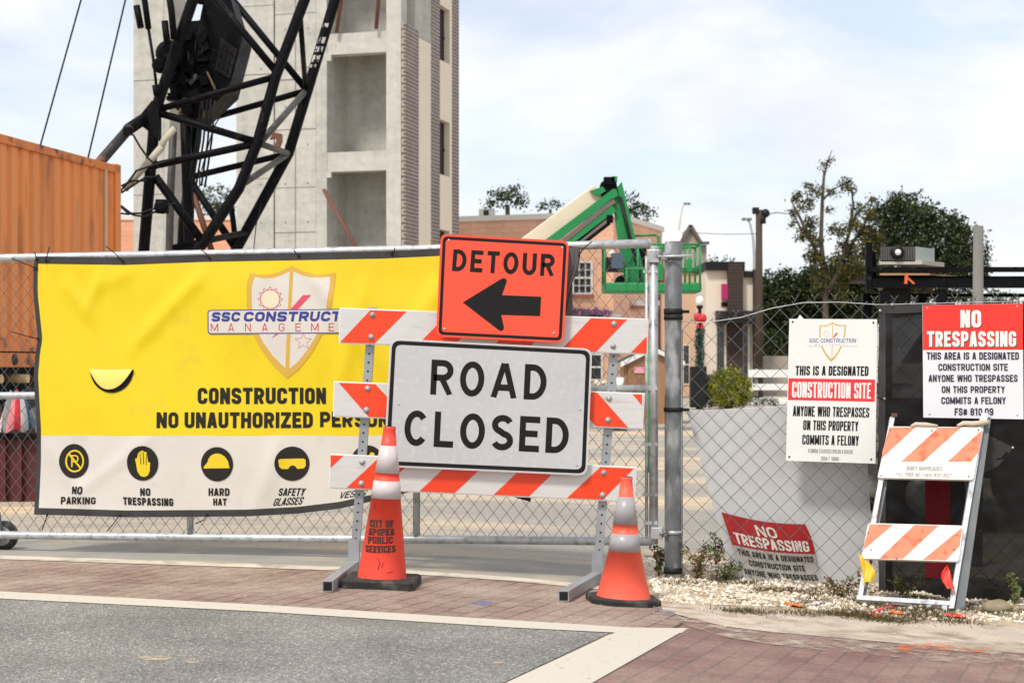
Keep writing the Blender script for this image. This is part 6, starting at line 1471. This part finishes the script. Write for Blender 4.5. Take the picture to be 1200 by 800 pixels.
# ================================================================== traffic cones
def cone(name, label, pxc, Y, ytop, ybase, prof, mats, base, rot, lean):
    """prof: list of (px row, radius px, material) from the bottom up"""
    x = PX(pxc, 0, Y).x; g = gz(x, Y); t = thing(name, label, 'traffic cone', (x, Y, g)); s = Y/F
    zz = lambda py: H+(HZ-py)*s
    w = M(); pr, ms = [], []
    for py, r, m in prof: pr.append((r*s, max(zz(py), g+.012)-g)); ms.append(m)
    w.lathe((x, Y, g), pr, 40, mats=ms, ax=(math.sin(lean), 0, math.cos(lean))); w.build('body', mats, t)
    w = M(); n = 8 if base[2] else 4; hw, th, ch_ = base[0], base[1], base[2]
    pts = []
    c = ch_ or .02
    for sx, sy in ((1,1),(-1,1),(-1,-1),(1,-1)):
        for k in ((0, 1) if (sx*sy > 0) else (1, 0)):
            pts.append((sx*(hw-(0 if k == 0 else c)), sy*(hw-(c if k == 0 else 0))))
    ca, sa = math.cos(R(rot)), math.sin(R(rot))
    P3 = lambda k, z: [Vector((x+(a*ca-b*sa)*k, Y+(a*sa+b*ca)*k, 0)) for a, b in pts]
    lo = [Vector((p.x, p.y, gz(p.x,p.y)+.004)) for p in P3(1, 0)]; mid = [Vector((p.x, p.y, gz(p.x,p.y)+th*.8)) for p in P3(1, 0)]; hi = [Vector((p.x, p.y, gz(p.x,p.y)+th)) for p in P3(.96, 0)]
    m_ = len(pts); f = [(i, (i+1) % m_, m_+(i+1) % m_, m_+i) for i in range(m_)]+[(m_+i, m_+(i+1) % m_, 2*m_+(i+1) % m_, 2*m_+i) for i in range(m_)]+[tuple(range(m_))[::-1], tuple(range(2*m_, 3*m_))]
    w.add(lo+mid+hi, f); w.build('base', RUBBER, t, fix=True)
    return t, x, g, s, zz
prof1 = [(680,34,0),(677,29,0),(674,28.6,0),(583,17.2,1),(583,17.8,1),(562.5,15.6,0),(562.5,15,0),(553.5,13.8,1),(553.5,14.4,1),(521.5,10.2,0),(521.5,9.4,0),(503,7.2,0),(502,7.6,0),(499.5,7.4,2),(499,5.6,2),(503,5,2)]
c1, cx1, cg1, cs1, cz1 = cone('traffic_cone', 'tall orange cone with black stencilled lettering beside the left barricade post', 447.2, 9.25, 499, 677, [(a, b, c) for a, b, c in prof1], [CONEO, BAND, BLACKPL], (.195, .052, 0), -4, .050)
p2 = [(704,34,0),(701,32.5,0),(645,18.8,1),(645,19.2,1),(624.5,16.2,0),(624.5,15.6,0),(613.5,14.4,1),(613.5,14.8,1),(581.5,9.6,0),(581.5,9,0),(562,6.8,0),(561,7.2,0),(558.5,7,2),(558,5.2,2),(561.5,4.8,2)]
c2_, *_r = cone('traffic_cone', 'shorter faded orange cone with grey collars beside the right barricade post', 730.2, 9.06, 558, 702, p2, [CONEL, BANDG, BLACKPL], (.185, .036, .09), 8, .028)
# lettering on the tall cone, wrapped round it
def cone_pt(x, y, off=0.):
    z = cz1(y); rpx = 17.2+(28.6-17.2)*(y-583)/(674-583); r = rpx*cs1+off+.0006; dx_ = (x-447.2-(681-y)*.05)*cs1; dx_ = max(-r*.995, min(r*.995, dx_))
    return Vector((cx1+(681-y)*.05*cs1+dx_, 9.25-math.sqrt(r*r-dx_*dx_), z))
w = M()
ccx = 448.5
def stencil(t, x0, x1, y0, y1): 
    write(w, t, rect(x0, y0, x1, y1), cone_pt, .0010, slab=True, weight=.23)
for t, x0, x1, y0, y1 in (('CITY', 434.5,449.5,607.5,615.5),('OF', 453.5,463,607.8,615.8),('APOPKA', 433,463.5,617.2,625),('PUBLIC', 432.5,462,626.6,634.4),('SERVICES', 429.5,465,636.6,644.6)): stencil(t, x0, x1, y0, y1)
w.build('lettering', mat('stencil ink', (.03,.012,.008), .6), c1)
w = M(); rn = random.Random(2); 
for pts in (((444,650),(447,655),(445,664)), ((440,590),(441,594)), ((456,668),(462,666)), ((451,656),(449,661))): w.path([cone_pt(x, y, .0005) for x, y in pts], .0018, 5)
w.build('scuff', mat('dark scuff', (.20,.03,.02), .7), c1)

# ================================================================== old trestle barricade leaning at the fence
AT = Plane(PX(1047,487,9.78), PX(1155,487,9.76), PX(1060,712,9.28))
tb_ = thing('trestle_barricade', 'weathered folding barricade with two faded orange striped boards leaning on the fence', 'barricade', AT(1062, 712))
def leg(x0, y0, x1, y1, wpx, off, m, name, th=.035):
    w = M(); w.prism([AT(x, y, off) for x, y in ((x0-wpx/2,y0),(x0+wpx/2,y0),(x1+wpx/2,y1),(x1-wpx/2,y1))], -AT.n*th); return w.build(name, m, tb_, fix=True)
DGAL = mat('dark galvanized angle', (.17,.18,.185), .5, .5, var=.25, vs=8, stretch=(1,1,.3))
leg(1046,488,1007.5,701,5.5,-.002,ALU,'leg'); leg(1152,488,1115,712,6,-.002,ALU,'leg')
leg(1051,500,1014,698,3.2,-.04,DGAL,'back_leg'); leg(1157.5,486,1124.5,722,11,-.03,DGAL,'back_leg')
w = M(); w.prism([AT(x, y, .004) for x, y in ((1004,697),(1113,704),(1113,709),(1004,702))], -AT.n*.03); w.prism([AT(x, y, -.02) for x, y in ((1045,700),(1118,707.5),(1118,712),(1045,706))], -AT.n*.03); w.build('cross_bar', ALU, tb_, fix=True)
w = M(); w.prism([AT(x, y, .01) for x, y in ((1086,709),(1091,709),(1083,719),(1079,718))], -AT.n*.02); w.prism([AT(x, y, .0) for x, y in ((1104,707),(1110,707),(1109,724),(1103,724))], -AT.n*.02); w.build('foot_tab', ALU, tb_, fix=True)
def striped(q, split, stripes, name='board'):
    o = plate(tb_, q, lambda x, y, o_=0: AT(x, y, .014+o_), .022, FADW, name, 3.5)
    w = M()
    for s_ in stripes: poly(w, s_, lambda x, y, o_=0: AT(x, y, .014+o_), .0014)
    w.build('stripe', FADO, o); return o
ub = striped(((1041,500.5),(1151,501.5),(1140,563),(1028,560.5)), 542, [[(1042,501.8),(1071.5,502),(1033,537.5),(1033.5,530)],[(1099,502),(1125,502),(1081,541.8),(1056,541.5)],[(1149.8,505),(1146.5,530),(1137,541.5),(1110,541.8)]])
striped(((1017,613.5),(1128,616.5),(1123,658.5),(1009,655)), 0, [[(1019,615),(1046,615.5),(1011,645),(1012.5,637)],[(1071,616),(1099,616.6),(1057,655.6),(1030,655)],[(1126.6,619),(1124,640),(1108,657),(1081,656.4)]])
w = M(); up_ = lambda x, y, o_=0: AT(x, y, .014+o_)
write(w, "BOB'S BARRICADES", ((1062.5,547),(1104,548),(1103,552.6),(1061.5,551.6)), up_, .0014, 0, .008); write(w, 'TOLL FREE NO. 1-800-432-3027', ((1049,554.6),(1115,556),(1114,560),(1048,558.4)), up_, .0014, 0, .004)
w.build('lettering', mat('faded grey ink', (.20,.19,.18), .6), ub)
w = M()
for x, y in ((1042.5,505),(1091.5,505.5),(1146,505),(1032,558.5),(1134.5,559),(1017,625),(1121,628),(1117,645),(1050,655),(1020,645)): M().ball(up_(x, y, .002), .0055, 8, sc=(1,.6,1)).build('bolt', GALV_OLD, tb_)
# warped plastic caps along the top edge
w = M(); w.path([AT(1067,501,.02), AT(1072,498.5,.02), AT(1085,499,.018), AT(1098,500.5,.018)], [.008,.012,.013,.008], 8); w.path([AT(1121,500.5,.02), AT(1128,497.5,.02), AT(1140,498,.02), AT(1158,496,.02)], [.008,.014,.015,.013], 8); w.build('plastic_cap', mat('yellowed plastic', (.62,.52,.38), .6), tb_)
w = M(); w.prism([AT(x, y, .01) for x, y in ((1150,484),(1158,485),(1155,497),(1148,497))], -AT.n*.015); w.build('bracket', [ALU], tb_, fix=True)
w = M(); w.box(AT(1048,486,.0), (.03,.02,.02)); w.build('rust_cap', RUST, tb_)
# small flags on the trestle
YF = mat('yellow flag vinyl', (.80,.47,.02), .5); RF = mat('red flag vinyl', (.85,.05,.03), .5)
w = M(); w.grid([[AT(1006+(16-9*abs(i/8-.55)*1.2)*j/5+i*.7, 652+i*4.0+j*1.6*(1-i/8), .035+.012*math.sin(j*1.3+i*.6)) for j in range(6)] for i in range(8,-1,-1)]); w.path([AT(1005.5,650,.03), AT(1014,690,.03)], .002, 5)
o = w.build('marking_flag', YF); tag(o, 'small yellow marking flag tucked at the left leg of the striped trestle', 'flag')
w = M(); w.grid([[AT(1109-(8*math.sin(math.pi*min(1,i/7*.9)))*(1-j/5)+ (9*i/8)*j/5, 664+i*3.4*(1 if j else 1)+j*.2, .035+.010*math.sin(j*1.5+i*.5)) for j in range(6)] for i in range(8,-1,-1)]); w.path([AT(1109,664,.03), AT(1118,698,.03)], .002, 5)
o = w.build('marking_flag', RF); tag(o, 'small red marking flag at the right leg of the striped trestle', 'flag')

# ================================================================== litter, stones and weeds on the bank
def bp(px_, py_, dz=0.):
    p = GR(px_, py_)
    for _ in range(12):
        z = bk(p.x, p.y).z+dz; Y = F*(H-z)/(py_-HZ); p = Vector(((px_-600)*Y/F, Y, z))
    return p
OS = mat('orange plastic scrap', (.85,.20,.03), .5); OSR = mat('red orange plastic scrap', (.85,.09,.04), .5); PNKR = mat('pink ribbon', (.78,.10,.12), .5)
def scrap(px_, py_, w_, d_, m, label, sd_, name='plastic_scrap', cat='litter'):
    rn = random.Random(sd_); c = bp(px_, py_, .006); P = []; a = rn.uniform(-.6, .6)
    for i in range(5):
        row = []
        for j in range(7):
            u, v = (j/6-.5)*w_, (i/4-.5)*d_; v *= 1-.3*abs(j/6-.5)
            x = c.x+u*math.cos(a)-v*math.sin(a); y = c.y+u*math.sin(a)+v*math.cos(a); row.append(Vector((x, y, bk(x,y).z+.012+.010*abs(math.sin(j*1.1+sd_))+.008*rn.random())))
        P.append(row)
    w = M(); w.grid(P); o = w.build(name, m); tag(o, label, cat)
scrap(931,711,.11,.07,OS,'flat orange plastic scrap lying on the gravel left of the trestle',1); scrap(1028,724,.09,.05,OSR,'crumpled red orange scrap at the edge of the concrete strip',2); scrap(1050,720,.08,.06,OS,'orange scrap lying under the trestle cross bar',3); scrap(1120,724,.11,.07,OSR,'crumpled orange flag scrap at the foot of the dark trestle leg',4); scrap(1103,716,.07,.05,OSR,'small pinkish scrap between the trestle feet',5); scrap(958,712,.06,.03,mat('grey paper', (.55,.53,.55), .7),'small grey paper scrap on the gravel bank',6)
w = M(); w.path([bp(1020,718,.012), bp(1034,713,.02), bp(1044,711,.018), bp(1054,711.5,.015)], .009, 6); o = w.build('ribbon', PNKR); tag(o, 'short pink ribbon on the ground under the trestle', 'ribbon')
w = M(); rn = random.Random(6); c = bp(1169,712,.02); P = []
for i in range(7):
    ph = math.pi*i/6; P.append([c+Vector((math.sin(ph)*math.cos(t*.6283)*.085*(1+.12*math.sin(t*2+i)), math.sin(ph)*math.sin(t*.6283)*.06, -math.cos(ph)*.042*(1+.2*math.sin(t*1.7)))) for t in range(11)])
for r_ in P: r_[-1] = r_[0]
w.grid(P); o = w.build('boulder', mat('mossy stone', (.30,.25,.16), .9, var=.2, vs=14, col2=(.15,.16,.06), c2=(.5,.65), c2s=12)); tag(o, 'rounded mossy stone below the black fabric at the right', 'rock')
WL = [mat('weed leaf', (.075,.12,.025), .55), mat('red weed leaf', (.16,.055,.03), .6), mat('pale weed leaf', (.17,.19,.06), .6)]; STEM = mat('weed stem', (.16,.09,.05), .7)
def weed(px_, py_, h, spread, nst, label, sd_, lean=0., wts=(5,2,2), dy=0.):
    rn = random.Random(sd_); c = bp(px_, py_); c.y += dy; c.z = bk(c.x, c.y).z; t = thing('weed_plant', label, 'weed', c); st_, lf = M(), M()
    for _ in range(nst):
        a = rn.uniform(0, 6.28); s_ = spread*rn.uniform(.3, 1); hh = h*rn.uniform(.55, 1); pts = []
        for k in range(6):
            u = k/5; pts.append(c+Vector((math.cos(a)*s_*u**1.3+lean*u, math.sin(a)*s_*u**1.3*.5, hh*math.sin(u*1.45)))+Vector((rn.gauss(0,.005),rn.gauss(0,.005),0)))
        st_.path(pts, [.0028-.0003*k for k in range(6)], 5)
        for k in range(1, 6):
            for _ in range(4):
                p = pts[k]+Vector((rn.gauss(0,.012),rn.gauss(0,.012),rn.gauss(0,.01))); l = rn.uniform(.008,.019); n = Vector((rn.gauss(0,1),rn.gauss(-.6,1),rn.gauss(.6,1))).normalized(); A = n.orthogonal().normalized(); A.rotate(Matrix.Rotation(rn.uniform(0,6.28),3,n)); B = n.cross(A)
                lf.add([p-A*l, p-B*l*.5, p+A*l, p+B*l*.5], [(0,1,2,3)], rn.choices((0,1,2), wts)[0])
    st_.build('stem', STEM, t); lf.build('leaf', WL, t); return t
weed(772,676,.20,.10,9,'leafy weed against the left side of the thick gate post',1, .02)
weed(818,680,.24,.14,12,'reddish weed with dry stems right of the gate post base',2, .02, (3,4,2))
weed(838,664,.22,.12,8,'green vine reaching up to the corner of the fallen sign',3, .08, (6,1,2))
weed(852,684,.12,.12,8,'low green weed at the bottom corner of the white board',4)
weed(1000,672,.28,.10,8,'thin reddish weed climbing the mesh left of the striped trestle',5, 0., (3,4,2))
weed(985,700,.16,.14,8,'low dry weed on the gravel in front of the white board',6, 0., (2,4,3))
weed(1058,700,.14,.14,10,'green weed growing under the trestle against the black fabric',7)
weed(1188,706,.20,.06,5,'thin green weed beside the mossy stone',8, .01, (5,0,3))
